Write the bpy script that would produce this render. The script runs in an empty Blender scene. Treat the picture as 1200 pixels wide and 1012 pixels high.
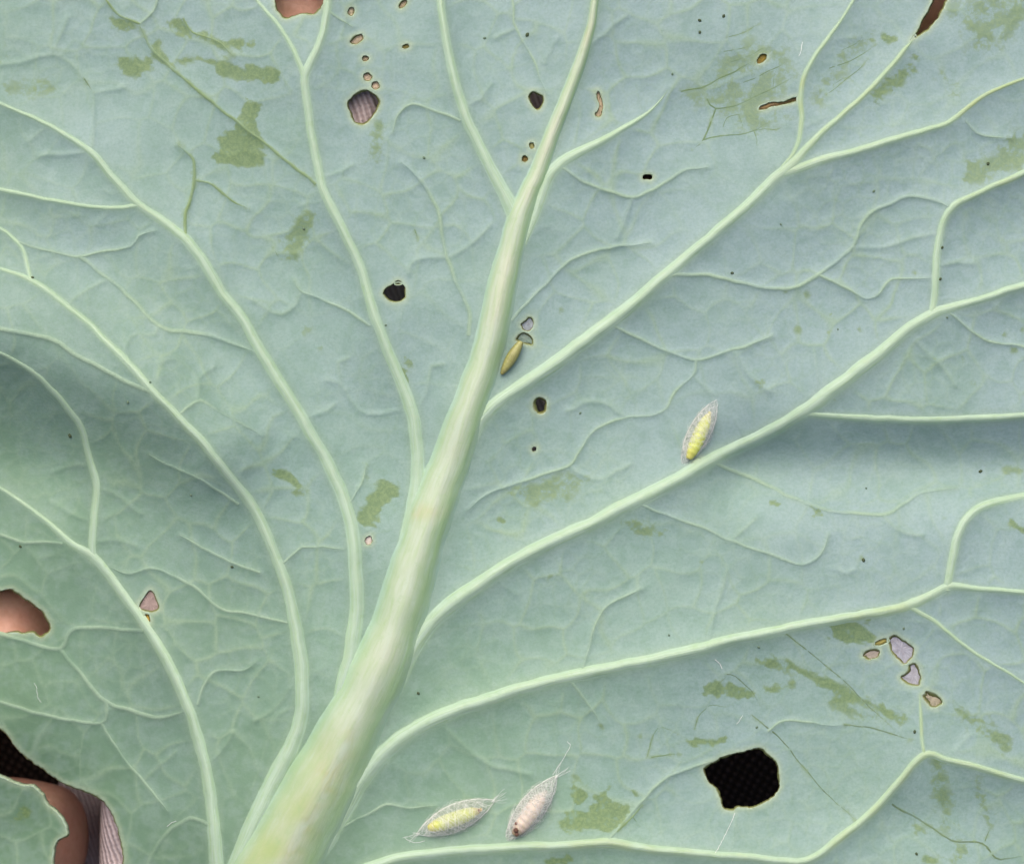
import bpy, math, random
import numpy as np
from mathutils import Vector

random.seed(7)
RNG = np.random.RandomState(11)
scene = bpy.context.scene
COL = scene.collection

# ------------------------------------------------------------------ camera, world, sun, exposure
U = 1.0e-4                      # one photograph pixel on the leaf is 0.1 mm
CAM_H = 0.30
cam_d = bpy.data.cameras.new('camera')
cam = bpy.data.objects.new('camera', cam_d)
COL.objects.link(cam)
cam.location = (0, 0, CAM_H)
cam_d.sensor_width = 36.0
cam_d.lens = 36.0 * CAM_H / 0.12
cam_d.clip_start = 0.01
cam_d.clip_end = 20.0
cam_d.dof.use_dof = True
cam_d.dof.focus_distance = CAM_H
cam_d.dof.aperture_fstop = 30.0
scene.camera = cam

SUN_EL, SUN_AZ = math.radians(52), math.radians(-14)     # azimuth measured from +Y (picture top) towards +X
world = bpy.data.worlds.new('World')
scene.world = world
world.use_nodes = True
wn = world.node_tree
sky = wn.nodes.new('ShaderNodeTexSky')
sky.sky_type = 'NISHITA'
sky.sun_disc = False
sky.sun_elevation = SUN_EL
sky.sun_rotation = SUN_AZ
sky.air_density = 1.0
sky.dust_density = 8.0
sky.ozone_density = 1.0
bg = wn.nodes['Background']
bg.inputs['Strength'].default_value = 0.115
wn.links.new(sky.outputs['Color'], bg.inputs['Color'])

sun_d = bpy.data.lights.new('sun', 'SUN')
sun_d.energy = 1.5
sun_d.angle = math.radians(75)
sun_d.color = (1.0, 0.95, 0.87)
sun = bpy.data.objects.new('sun', sun_d)
COL.objects.link(sun)
sdir = Vector((math.sin(SUN_AZ) * math.cos(SUN_EL), math.cos(SUN_AZ) * math.cos(SUN_EL), math.sin(SUN_EL)))
sun.rotation_euler = sdir.to_track_quat('Z', 'Y').to_euler()
sun.location = sdir * 2.0

scene.view_settings.view_transform = 'Standard'
scene.view_settings.look = 'None'
scene.view_settings.gamma = 1.0
scene.view_settings.use_curve_mapping = False
scene.view_settings.exposure = 0.42
scene.cycles.max_bounces = 5
scene.cycles.diffuse_bounces = 3
scene.cycles.transparent_max_bounces = 8
scene.render.resolution_x = 1024
scene.render.resolution_y = 863

# ------------------------------------------------------------------ small helpers
def lin(r, g, b):
    f = lambda c: (c / 12.92) if c <= 0.04045 else ((c + 0.055) / 1.055) ** 2.4
    return np.array([f(r / 255.), f(g / 255.), f(b / 255.)])

def to_m(P, z):
    """photo pixels on the leaf plane + height in the same pixels -> metres"""
    P = np.asarray(P, float)
    z = np.broadcast_to(np.asarray(z, float), P.shape[:1])
    k = (1 - z * U / CAM_H) * U          # the same line of sight, met at the height of the leaf
    return np.stack([(P[:, 0] - 600) * k, (506 - P[:, 1]) * k, z * U], 1)

def tag(o, label=None, cat=None, group=None, kind=None):
    if label: o['label'] = label
    if cat: o['category'] = cat
    if group: o['group'] = group
    if kind: o['kind'] = kind
    return o

def mesh_obj(name, V, F, mat, parent=None, smooth=True, col=None, attrs=None, uv=None):
    me = bpy.data.meshes.new(name)
    V = np.asarray(V, np.float32)
    if isinstance(F, np.ndarray):
        n = F.shape[1]
        me.vertices.add(len(V)); me.vertices.foreach_set('co', V.ravel())
        me.loops.add(F.size); me.loops.foreach_set('vertex_index', F.ravel().astype(np.int32))
        me.polygons.add(len(F))
        me.polygons.foreach_set('loop_start', (np.arange(len(F)) * n).astype(np.int32))
        me.update(calc_edges=True)
        me.validate()
    else:
        me.from_pydata(V.tolist(), [], F)
    if smooth:
        me.polygons.foreach_set('use_smooth', np.ones(len(me.polygons), bool))
    if col is not None:
        a = me.color_attributes.new('pigment', 'FLOAT_COLOR', 'POINT')
        c = np.ones((len(V), 4), np.float32); c[:, :3] = col
        a.data.foreach_set('color', c.ravel())
    for k, v in (attrs or {}).items():
        a = me.attributes.new(k, 'FLOAT', 'POINT')
        a.data.foreach_set('value', np.asarray(v, np.float32))
    me.materials.append(mat)
    o = bpy.data.objects.new(name, me)
    COL.objects.link(o)
    if parent is not None: o.parent = parent
    return o

def empty(name, loc=(0, 0, 0)):
    o = bpy.data.objects.new(name, None)
    o.empty_display_size = 0.005
    COL.objects.link(o)
    o.location = loc
    return o

def vnoise(P, scale, seed):
    r = np.random.RandomState(seed)
    L = r.rand(512, 512)
    ca, sa = math.cos(seed * 1.7 + 0.6), math.sin(seed * 1.7 + 0.6)      # each octave on its own turned lattice
    x = (P[:, 0] * ca - P[:, 1] * sa) / scale + 500.3; y = (P[:, 0] * sa + P[:, 1] * ca) / scale + 500.7
    xi = np.floor(x).astype(int); yi = np.floor(y).astype(int)
    fx = x - xi; fy = y - yi
    fx = fx * fx * (3 - 2 * fx); fy = fy * fy * (3 - 2 * fy)
    g = lambda a, b: L[a % 512, b % 512]
    return (g(xi, yi) * (1 - fx) * (1 - fy) + g(xi + 1, yi) * fx * (1 - fy)
            + g(xi, yi + 1) * (1 - fx) * fy + g(xi + 1, yi + 1) * fx * fy) * 2 - 1

def catmull(pts, step, closed=False):
    """resample a list of tuples (any dimension) with a Catmull-Rom spline"""
    A = np.array(pts, float)
    n = len(A)
    out = []
    rng = range(n) if closed else range(n - 1)
    for i in rng:
        p1, p2 = A[i], A[(i + 1) % n]
        p0 = A[(i - 1) % n] if (closed or i > 0) else 2 * p1 - p2
        p3 = A[(i + 2) % n] if (closed or i + 2 < n) else 2 * p2 - p1
        k = max(1, int(np.hypot(*(p2 - p1)[:2]) / step))
        for t in np.arange(k) / k:
            out.append(0.5 * ((2 * p1) + (-p0 + p2) * t + (2 * p0 - 5 * p1 + 4 * p2 - p3) * t * t
                              + (-p0 + 3 * p1 - 3 * p2 + p3) * t ** 3))
    if not closed: out.append(A[-1])
    return np.array(out)

def seg_dist(P, a, b):
    ab = b - a
    t = np.clip(((P - a) @ ab) / max(ab @ ab, 1e-9), 0, 1)
    q = a + t[:, None] * ab
    return np.hypot(P[:, 0] - q[:, 0], P[:, 1] - q[:, 1]), t

def poly_sd(P, poly):
    """signed distance (negative inside) and nearest contour point"""
    n = len(poly)
    best = np.full(len(P), 1e9); near = np.zeros_like(P); inside = np.zeros(len(P), bool)
    for i in range(n):
        a, b = poly[i], poly[(i + 1) % n]
        d, t = seg_dist(P, a, b)
        m = d < best
        best[m] = d[m]; near[m] = (a + t[:, None] * (b - a))[m]
        c = (a[1] > P[:, 1]) != (b[1] > P[:, 1])
        with np.errstate(divide='ignore', invalid='ignore'):
            xc = (b[0] - a[0]) * (P[:, 1] - a[1]) / (b[1] - a[1]) + a[0]
        inside ^= c & (P[:, 0] < xc)
    return np.where(inside, -best, best), near

def ellipse(cx, cy, rx, ry, rot=0, n=14, jit=0.12):
    r = []
    for k in range(n):
        a = 2 * math.pi * k / n
        s = 1 + random.uniform(-jit, jit)
        x, y = rx * s * math.cos(a), ry * s * math.sin(a)
        c, q = math.cos(math.radians(rot)), math.sin(math.radians(rot))
        r.append((cx + x * c - y * q, cy + x * q + y * c))
    return r

# ------------------------------------------------------------------ materials
class Nodes:
    def __init__(self, name):
        self.m = bpy.data.materials.new(name)
        self.m.use_nodes = True
        self.t = self.m.node_tree
        self.p = self.t.nodes['Principled BSDF']
        self.out = self.t.nodes['Material Output']
    def new(self, kind, **kw):
        n = self.t.nodes.new('ShaderNode' + kind)
        for k, v in kw.items():
            if hasattr(n, k): setattr(n, k, v)
            else: n.inputs[k.replace('_', ' ')].default_value = v
        return n
    def link(self, a, b): self.t.links.new(a, b)
    def coords(self, scale=(1, 1, 1), rot=(0, 0, 0)):
        tc = self.new('TexCoord'); mp = self.new('Mapping')
        mp.inputs['Scale'].default_value = scale; mp.inputs['Rotation'].default_value = rot
        self.link(tc.outputs['Object'], mp.inputs['Vector'])
        return mp.outputs['Vector']
    def noise(self, vec, scale, detail=3.0, rough=0.55):
        n = self.new('TexNoise'); n.inputs['Scale'].default_value = scale
        n.inputs['Detail'].default_value = detail; n.inputs['Roughness'].default_value = rough
        self.link(vec, n.inputs['Vector'])
        return n.outputs['Fac']
    def math(self, op, a, b=None, c=None, clamp=False):
        n = self.new('Math', operation=op); n.use_clamp = clamp
        for i, v in enumerate((a, b, c)):
            if v is None: continue
            if isinstance(v, (int, float)): n.inputs[i].default_value = v
            else: self.link(v, n.inputs[i])
        return n.outputs[0]
    def remap(self, v, a, b, c, d, smooth=False):
        n = self.new('MapRange'); n.clamp = True
        if smooth: n.interpolation_type = 'SMOOTHSTEP'
        for i, q in enumerate((a, b, c, d)): n.inputs[i + 1].default_value = q
        self.link(v, n.inputs[0])
        return n.outputs[0]
    def mix(self, f, a, b, mode='MIX'):
        n = self.new('Mix', data_type='RGBA'); n.blend_type = mode
        for s, v in ((n.inputs[0], f), (n.inputs[6], a), (n.inputs[7], b)):
            if isinstance(v, (int, float)): s.default_value = v
            elif isinstance(v, (tuple, list, np.ndarray)): s.default_value = (*[float(q) for q in v[:3]], 1)
            else: self.link(v, s)
        return n.outputs[2]
    def attr(self, name, fac=True):
        n = self.new('Attribute'); n.attribute_name = name
        return n.outputs['Fac'] if fac else n.outputs['Color']
    def bump(self, h, strength, dist, prev=None):
        n = self.new('Bump'); n.inputs['Strength'].default_value = strength
        n.inputs['Distance'].default_value = dist
        self.link(h, n.inputs['Height'])
        if prev is not None: self.link(prev, n.inputs['Normal'])
        return n.outputs['Normal']

def blade_material():
    N = Nodes('glaucous_leaf')
    v = N.coords()
    fin = N.noise(v, 3000, 2, 0.7)
    base = N.mix(N.remap(fin, 0.38, 0.70, 0.0, 0.32), N.attr('pigment', False), lin(106, 142, 120))
    # grazed patches: the bloom is gone and the green shows, unevenly
    sm = N.remap(N.math('ADD', N.attr('grain'), N.math('MULTIPLY', fin, 0.9)), 0.50, 1.22, 0, 1, True)
    sm = N.math('MULTIPLY', sm, N.attr('scar'))
    scol = N.mix(N.remap(fin, 0.40, 0.64, 0, 1), lin(102, 130, 78), lin(134, 156, 102))
    base = N.mix(sm, base, scol)
    N.link(base, N.p.inputs['Base Color'])
    N.p.inputs['Roughness'].default_value = 0.58
    N.p.inputs['Specular IOR Level'].default_value = 0.32
    N.link(N.bump(fin, 0.45, 0.00008), N.p.inputs['Normal'])
    # a leaf lets some light through
    tr = N.new('BsdfTranslucent'); tr.inputs['Color'].default_value = (0.45, 0.50, 0.28, 1)
    ms = N.new('MixShader'); ms.inputs[0].default_value = 0.30
    N.link(N.p.outputs[0], ms.inputs[1]); N.link(tr.outputs[0], ms.inputs[2])
    N.link(ms.outputs[0], N.out.inputs['Surface'])
    return N.m

def vein_material():
    N = Nodes('pale_vein')
    pig = N.attr('pigment', False)
    v = N.coords()
    u_ = N.attr('along'); t_ = N.attr('across')
    cb = N.new('CombineXYZ')
    N.link(N.math('MULTIPLY', u_, 0.012), cb.inputs[0]); N.link(N.math('MULTIPLY', t_, 2.6), cb.inputs[1])
    N.link(N.attr('seed'), cb.inputs[2])
    streak = N.noise(cb.outputs[0], 2.0, 3, 0.6)
    mid = N.noise(v, 900, 3, 0.65)
    c = N.mix(N.remap(streak, 0.42, 0.7, 0, 0.40), pig, lin(140, 168, 116))
    c = N.mix(N.remap(streak, 0.46, 0.25, 0, 0.35), c, lin(166, 188, 174))
    c = N.mix(N.remap(mid, 0.55, 0.75, 0, 0.20), c, lin(168, 176, 150))
    c = N.mix(N.remap(mid, 0.45, 0.28, 0, 0.30), c, lin(138, 166, 122))
    N.link(c, N.p.inputs['Base Color'])
    N.p.inputs['Roughness'].default_value = 0.52
    N.p.inputs['Specular IOR Level'].default_value = 0.35
    b = N.bump(N.math('ADD', streak, N.math('MULTIPLY', mid, 0.5)), 0.32, 0.00022)
    N.link(b, N.p.inputs['Normal'])
    return N.m

def pig_material(name, rough=0.6, spec=0.3, scale=1800, bump=0.00006, dark=(0.05, 0.05, 0.02), amt=0.25, sss=0.0):
    N = Nodes(name)
    v = N.coords()
    n = N.noise(v, scale, 4, 0.6)
    c = N.mix(N.remap(n, 0.45, 0.75, 0, amt), N.attr('pigment', False), dark)
    N.link(c, N.p.inputs['Base Color'])
    N.p.inputs['Roughness'].default_value = rough
    N.p.inputs['Specular IOR Level'].default_value = spec
    if sss:
        N.p.inputs['Subsurface Weight'].default_value = sss
        N.p.inputs['Subsurface Radius'].default_value = (1, 0.8, 0.3)
        N.p.inputs['Subsurface Scale'].default_value = 0.0005
    N.link(N.bump(n, 0.5, bump), N.p.inputs['Normal'])
    return N.m

def silk_material():
    N = Nodes('white_silk')
    n = N.noise(N.coords(), 2500, 2)
    N.link(N.mix(n, (0.78, 0.80, 0.78), (0.88, 0.88, 0.87)), N.p.inputs['Base Color'])
    N.p.inputs['Roughness'].default_value = 0.5
    return N.m

def film_material(alpha):
    N = Nodes('silk_film')
    n = N.noise(N.coords(), 3200, 2, 0.7)
    d = N.new('BsdfDiffuse'); d.inputs['Color'].default_value = (0.76, 0.77, 0.75, 1)
    t = N.new('BsdfTranslucent'); t.inputs['Color'].default_value = (0.80, 0.81, 0.78, 1)
    x = N.new('BsdfTransparent')
    m1 = N.new('MixShader'); m1.inputs[0].default_value = 0.5
    N.link(d.outputs[0], m1.inputs[1]); N.link(t.outputs[0], m1.inputs[2])
    m2 = N.new('MixShader')
    N.link(N.remap(n, 0.3, 0.7, alpha * 0.6, alpha * 1.4), m2.inputs[0])
    N.link(x.outputs[0], m2.inputs[1]); N.link(m1.outputs[0], m2.inputs[2])
    N.link(m2.outputs[0], N.out.inputs['Surface'])
    return N.m

def skin_material():
    N = Nodes('skin')
    v = N.coords()
    a = N.noise(v, 90, 4, 0.6); b_ = N.noise(v, 900, 4, 0.6)
    c = N.mix(N.remap(a, 0.35, 0.68, 0, 1), (0.62, 0.39, 0.29), (0.64, 0.31, 0.24))
    c = N.mix(N.remap(b_, 0.45, 0.7, 0, 0.3), c, (0.42, 0.20, 0.10))
    N.link(c, N.p.inputs['Base Color'])
    N.p.inputs['Roughness'].default_value = 0.5
    N.p.inputs['Subsurface Weight'].default_value = 0.15
    N.p.inputs['Subsurface Radius'].default_value = (1, 0.35, 0.2)
    N.p.inputs['Subsurface Scale'].default_value = 0.0015
    vo = N.new('TexVoronoi', feature='DISTANCE_TO_EDGE'); vo.inputs['Scale'].default_value = 900
    N.link(v, vo.inputs['Vector'])
    N.link(N.bump(vo.outputs['Distance'], 0.4, 0.0002), N.p.inputs['Normal'])
    return N.m

def knit_material():
    N = Nodes('grey_knit')
    tc = N.new('TexCoord')
    mp = N.new('Mapping'); mp.inputs['Rotation'].default_value = (0, 0, math.radians(-20))
    N.link(tc.outputs['Object'], mp.inputs['Vector'])
    v = mp.outputs[0]
    sx = N.new('SeparateXYZ')
    N.link(v, sx.inputs[0])
    jit = N.math('MULTIPLY', N.noise(v, 420, 3, 0.7), 6.0)
    rib = N.math('SINE', N.math('ADD', N.math('MULTIPLY', sx.outputs[0], 2 * math.pi / 0.00068), jit))
    row = N.math('SINE', N.math('ADD', N.math('MULTIPLY', sx.outputs[1], 2 * math.pi / 0.00060), jit))
    h = N.math('ADD', N.math('MULTIPLY', rib, 0.5), N.math('MULTIPLY', row, 0.07))
    c = N.mix(N.remap(h, -0.5, 0.6, 0, 1), (0.30, 0.24, 0.242), (0.50, 0.425, 0.435))
    c = N.mix(N.remap(N.noise(v, 1600, 3, 0.7), 0.45, 0.75, 0, 0.4), c, (0.25, 0.20, 0.20))
    N.link(c, N.p.inputs['Base Color'])
    N.p.inputs['Roughness'].default_value = 0.9
    N.p.inputs['Specular IOR Level'].default_value = 0.1
    N.link(N.bump(h, 0.8, 0.00022), N.p.inputs['Normal'])
    return N.m

def weave_material():
    N = Nodes('dark_weave')
    v = N.coords(rot=(0, 0, math.radians(12)))
    sx = N.new('SeparateXYZ'); N.link(v, sx.inputs[0])
    k = 2 * math.pi / 0.00165
    wob = N.math('MULTIPLY', N.noise(v, 160, 3, 0.6), 0.0022)
    a = N.math('SINE', N.math('MULTIPLY', N.math('ADD', N.math('ADD', sx.outputs[0], wob), N.math('MULTIPLY', sx.outputs[1], 0.55)), k))
    b = N.math('SINE', N.math('MULTIPLY', N.math('SUBTRACT', sx.outputs[1], N.math('MULTIPLY', sx.outputs[0], 0.45)), k))
    h = N.math('MULTIPLY', a, b)
    n = N.noise(v, 300, 3)
    c = N.mix(N.remap(h, 0.1, 0.9, 0, 1, True), (0.014, 0.008, 0.006), (0.065, 0.042, 0.034))
    c = N.mix(N.remap(n, 0.4, 0.7, 0, 0.5), c, (0.012, 0.01, 0.006))
    N.link(c, N.p.inputs['Base Color'])
    N.p.inputs['Roughness'].default_value = 0.85
    N.p.inputs['Specular IOR Level'].default_value = 0.1
    N.link(N.bump(h, 0.8, 0.0004), N.p.inputs['Normal'])
    return N.m

M_BLADE = blade_material()
M_VEIN = vein_material()
M_RIM = pig_material('chewed_rim', 0.65, 0.2, 2600, 0.0001, tuple(lin(120, 112, 60)), 0.45)
M_FILM_LEAF = pig_material('dried_membrane', 0.7, 0.2, 2200, 0.00008, tuple(lin(120, 105, 100)), 0.35)
M_PUPA = pig_material('pupa_skin', 0.42, 0.45, 2400, 0.00004, tuple(lin(150, 160, 70)), 0.35, 0.2)
M_FRASS = pig_material('frass', 0.9, 0.1, 3000, 0.0001, (0.03, 0.035, 0.025), 0.4)
M_SILK = silk_material()
M_FILM = film_material(0.18)
M_FILM_DENSE = film_material(0.32)
M_SKIN = skin_material()
M_KNIT = knit_material()
M_WEAVE = weave_material()

# ------------------------------------------------------------------ traced veins: (x, y, half width) in photo pixels
MIDRIB = [(224, 1290, 66), (256, 1190, 62), (292, 1090, 57), (327, 1012, 51), (387, 900, 43), (412, 850, 39), (437, 800, 35), (458, 750, 32),
          (481, 680, 29.5), (506, 600, 27), (526, 545, 25), (541, 500, 23.5), (559, 450, 22), (574, 400, 20.5), (587, 340, 18.5),
          (597, 300, 17.5), (607, 258, 15.5), (620, 225, 13), (632, 200, 11.8), (650, 150, 10.6), (670, 100, 9), (687, 50, 7.4), (698, 0, 5.8),
          (708, -60, 4.5), (716, -130, 3), (722, -190, 1.5)]
LATERALS = [   # each: main line, then its forks
    ([(594, 312, 2), (600, 278, 6), (602, 252, 9), (593, 232, 8), (578, 203, 7), (556, 160, 6.5), (540, 120, 6), (530, 80, 5.5), (522, 40, 5), (516, 0, 4.5), (511, -60, 4), (500, -160, 2)], []),
    ([(452, 730, 2), (464, 690, 5), (473, 645, 8), (482, 605, 8), (489, 565, 8), (489, 530, 7.5), (484, 490, 7.5), (474, 460, 7), (455, 410, 6.5), (437, 365, 6), (425, 320, 5.5), (410, 285, 5.5), (392, 250, 5.5), (377, 215, 5), (370, 180, 5), (363, 140, 5), (357, 95, 5), (364, 73, 4.8), (374, 52, 4.5), (380, 28, 4.5), (385, 0, 4.5), (388, -50, 4), (392, -140, 2)],
     [[(358, 92, 4), (345, 60, 3.4), (325, 30, 3), (300, 0, 2.5), (280, -40, 2), (250, -100, 1.2)]]),
    ([(385, 860, 2), (394, 825, 5), (405, 790, 8), (413, 755, 8), (418, 715, 8), (417, 670, 7.5), (414, 635, 7.5), (405, 590, 7), (390, 555, 7), (370, 518, 6.5), (352, 485, 6.5), (330, 450, 6.5), (305, 410, 6.5), (285, 375, 6), (262, 345, 6), (240, 310, 6), (222, 285, 6), (208, 272, 5.5), (188, 257, 5), (160, 238, 5), (130, 205, 4.5), (105, 177, 4), (60, 148, 3), (20, 130, 2.6), (-40, 105, 2.4), (-140, 70, 1.5)],
     [[(165, 241, 3.5), (138, 244, 3.2), (110, 243, 3), (60, 235, 3), (0, 222, 3), (-50, 212, 2.5), (-140, 190, 1.5)]]),
    ([(262, 1060, 8), (280, 1005, 10), (300, 960, 10), (322, 915, 10), (343, 872, 9), (353, 835, 8), (354, 800, 7.5), (351, 760, 7.5), (344, 720, 7), (335, 683, 6.5), (322, 648, 6), (307, 613, 6), (288, 582, 6), (262, 550, 5.5), (235, 515, 5.5), (205, 485, 5), (180, 460, 5), (150, 425, 4.5), (110, 385, 4), (70, 352, 4), (35, 328, 3.5), (0, 314, 2.5), (-50, 300, 2), (-140, 275, 1.2)],
     [[(36, 330, 3), (31, 308, 3), (25, 288, 3), (12, 276, 2.7), (0, 268, 2.5), (-40, 246, 2)]]),
    ([(266, 1110, 8), (257, 1040, 8), (253, 1000, 7.5), (250, 960, 7), (245, 920, 7), (238, 882, 6.5), (228, 850, 6.5), (215, 818, 6), (200, 785, 6), (183, 752, 6), (165, 725, 5.5), (145, 698, 5.5), (125, 670, 5.5), (106, 650, 5.5), (85, 638, 4.5), (60, 616, 3.5), (30, 592, 3), (0, 572, 2.8), (-50, 540, 2), (-140, 500, 1.2)],
     [[(109, 656, 4.5), (107, 630, 4.5), (110, 600, 4.5), (113, 570, 4.5), (106, 540, 4.2), (98, 508, 4), (86, 486, 4), (62, 457, 3.5), (30, 430, 3), (0, 413, 2.6), (-50, 392, 2)]]),
    ([(612, 292, 2), (621, 268, 4), (628, 248, 6), (633, 232, 7), (641, 210, 7), (656, 193, 6.5), (680, 178, 5.6), (710, 162, 4.6), (745, 142, 3.0), (768, 124, 1.7), (784, 104, 0.8)], []),
    ([(517, 615, 2), (531, 580, 5), (541, 545, 7.5), (555, 507, 8), (572, 483, 8), (595, 464, 8), (625, 444, 8), (665, 415, 8), (705, 385, 8), (740, 357, 7.5), (785, 318, 7), (830, 280, 6.5), (870, 245, 6), (905, 212, 6), (930, 190, 5.5), (960, 160, 4), (990, 132, 3.6), (1020, 105, 3.6), (1045, 78, 3.6), (1062, 56, 3.2), (1070, 47, 2)],
     [[(918, 203, 4.5), (955, 190, 5), (1000, 178, 4.6), (1050, 163, 4.4), (1085, 152, 4), (1112, 143, 3.5), (1145, 118, 3), (1180, 100, 2.5), (1240, 80, 2), (1340, 40, 1.2)],
      [(916, 196, 2), (930, 180, 2.6), (937, 165, 3), (940, 140, 3.4), (938, 115, 3.4), (942, 90, 3.4), (955, 65, 3.2), (968, 48, 3), (985, 25, 2.5), (1000, 0, 2.4), (1020, -50, 2), (1045, -130, 1.2)]]),
    ([(425, 880, 2), (448, 840, 5), (466, 800, 8), (482, 762, 9), (503, 732, 9), (530, 707, 9), (560, 686, 8.5), (600, 660, 8), (650, 632, 8), (700, 609, 8), (750, 584, 8), (800, 559, 7.6), (850, 532, 7.8), (900, 507, 8), (945, 480, 8), (972, 460, 8), (1010, 430, 7.5), (1050, 398, 7), (1088, 370, 6.5), (1112, 361, 5.5), (1150, 350, 5), (1200, 335, 5), (1260, 316, 4.5), (1370, 290, 2.5)],
     [[(1090, 372, 4), (1096, 340, 4.5), (1097, 300, 4.5), (1104, 265, 4.5), (1117, 242, 4.5), (1140, 230, 4), (1165, 218, 4), (1200, 202, 4), (1250, 180, 3.5), (1340, 150, 2)],
      [(940, 485, 4), (980, 488, 4.2), (1030, 491, 4.6), (1100, 492, 4.6), (1150, 490, 4.6), (1200, 487, 4.5), (1260, 484, 4), (1370, 478, 2)]]),
    ([(345, 1050, 2), (374, 1005, 6), (398, 962, 9), (418, 922, 10), (440, 893, 9), (470, 865, 8.5), (500, 847, 8), (540, 830, 8), (590, 813, 8), (650, 797, 7.5), (700, 786, 7.5), (760, 773, 7), (820, 760, 7), (880, 745, 6.5), (940, 733, 6), (1000, 722, 6), (1060, 711, 6), (1090, 698, 5.5), (1114, 687, 5), (1150, 690, 3.6), (1200, 693, 3.5), (1260, 696, 3), (1370, 706, 1.5)],
     [[(1110, 692, 4.5), (1116, 660, 5), (1122, 630, 5), (1132, 608, 5), (1150, 593, 5), (1175, 585, 4.5), (1200, 580, 4), (1250, 572, 4), (1360, 560, 2)],
      [(1062, 710, 3), (1078, 718, 3), (1095, 728, 3), (1125, 752, 2.8), (1160, 775, 2.4), (1200, 800, 2), (1250, 830, 1.4)]]),
    ([(340, 1085, 8), (385, 1045, 8), (430, 1018, 7), (480, 1003, 6.5), (540, 997, 6.2), (600, 993, 6), (650, 991, 6), (710, 988, 6), (760, 994, 5.6), (820, 1000, 5.2), (880, 1005, 5), (935, 1009, 5), (957, 1002, 5), (985, 980, 5), (1020, 953, 5), (1050, 920, 4.6), (1083, 884, 4.5), (1110, 890, 4), (1150, 900, 4), (1200, 915, 4), (1260, 930, 3.5), (1350, 960, 1.8)],
     [[(1084, 888, 2.6), (1080, 866, 2.6), (1079, 840, 2.5), (1078, 815, 2)]]),
]
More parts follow.
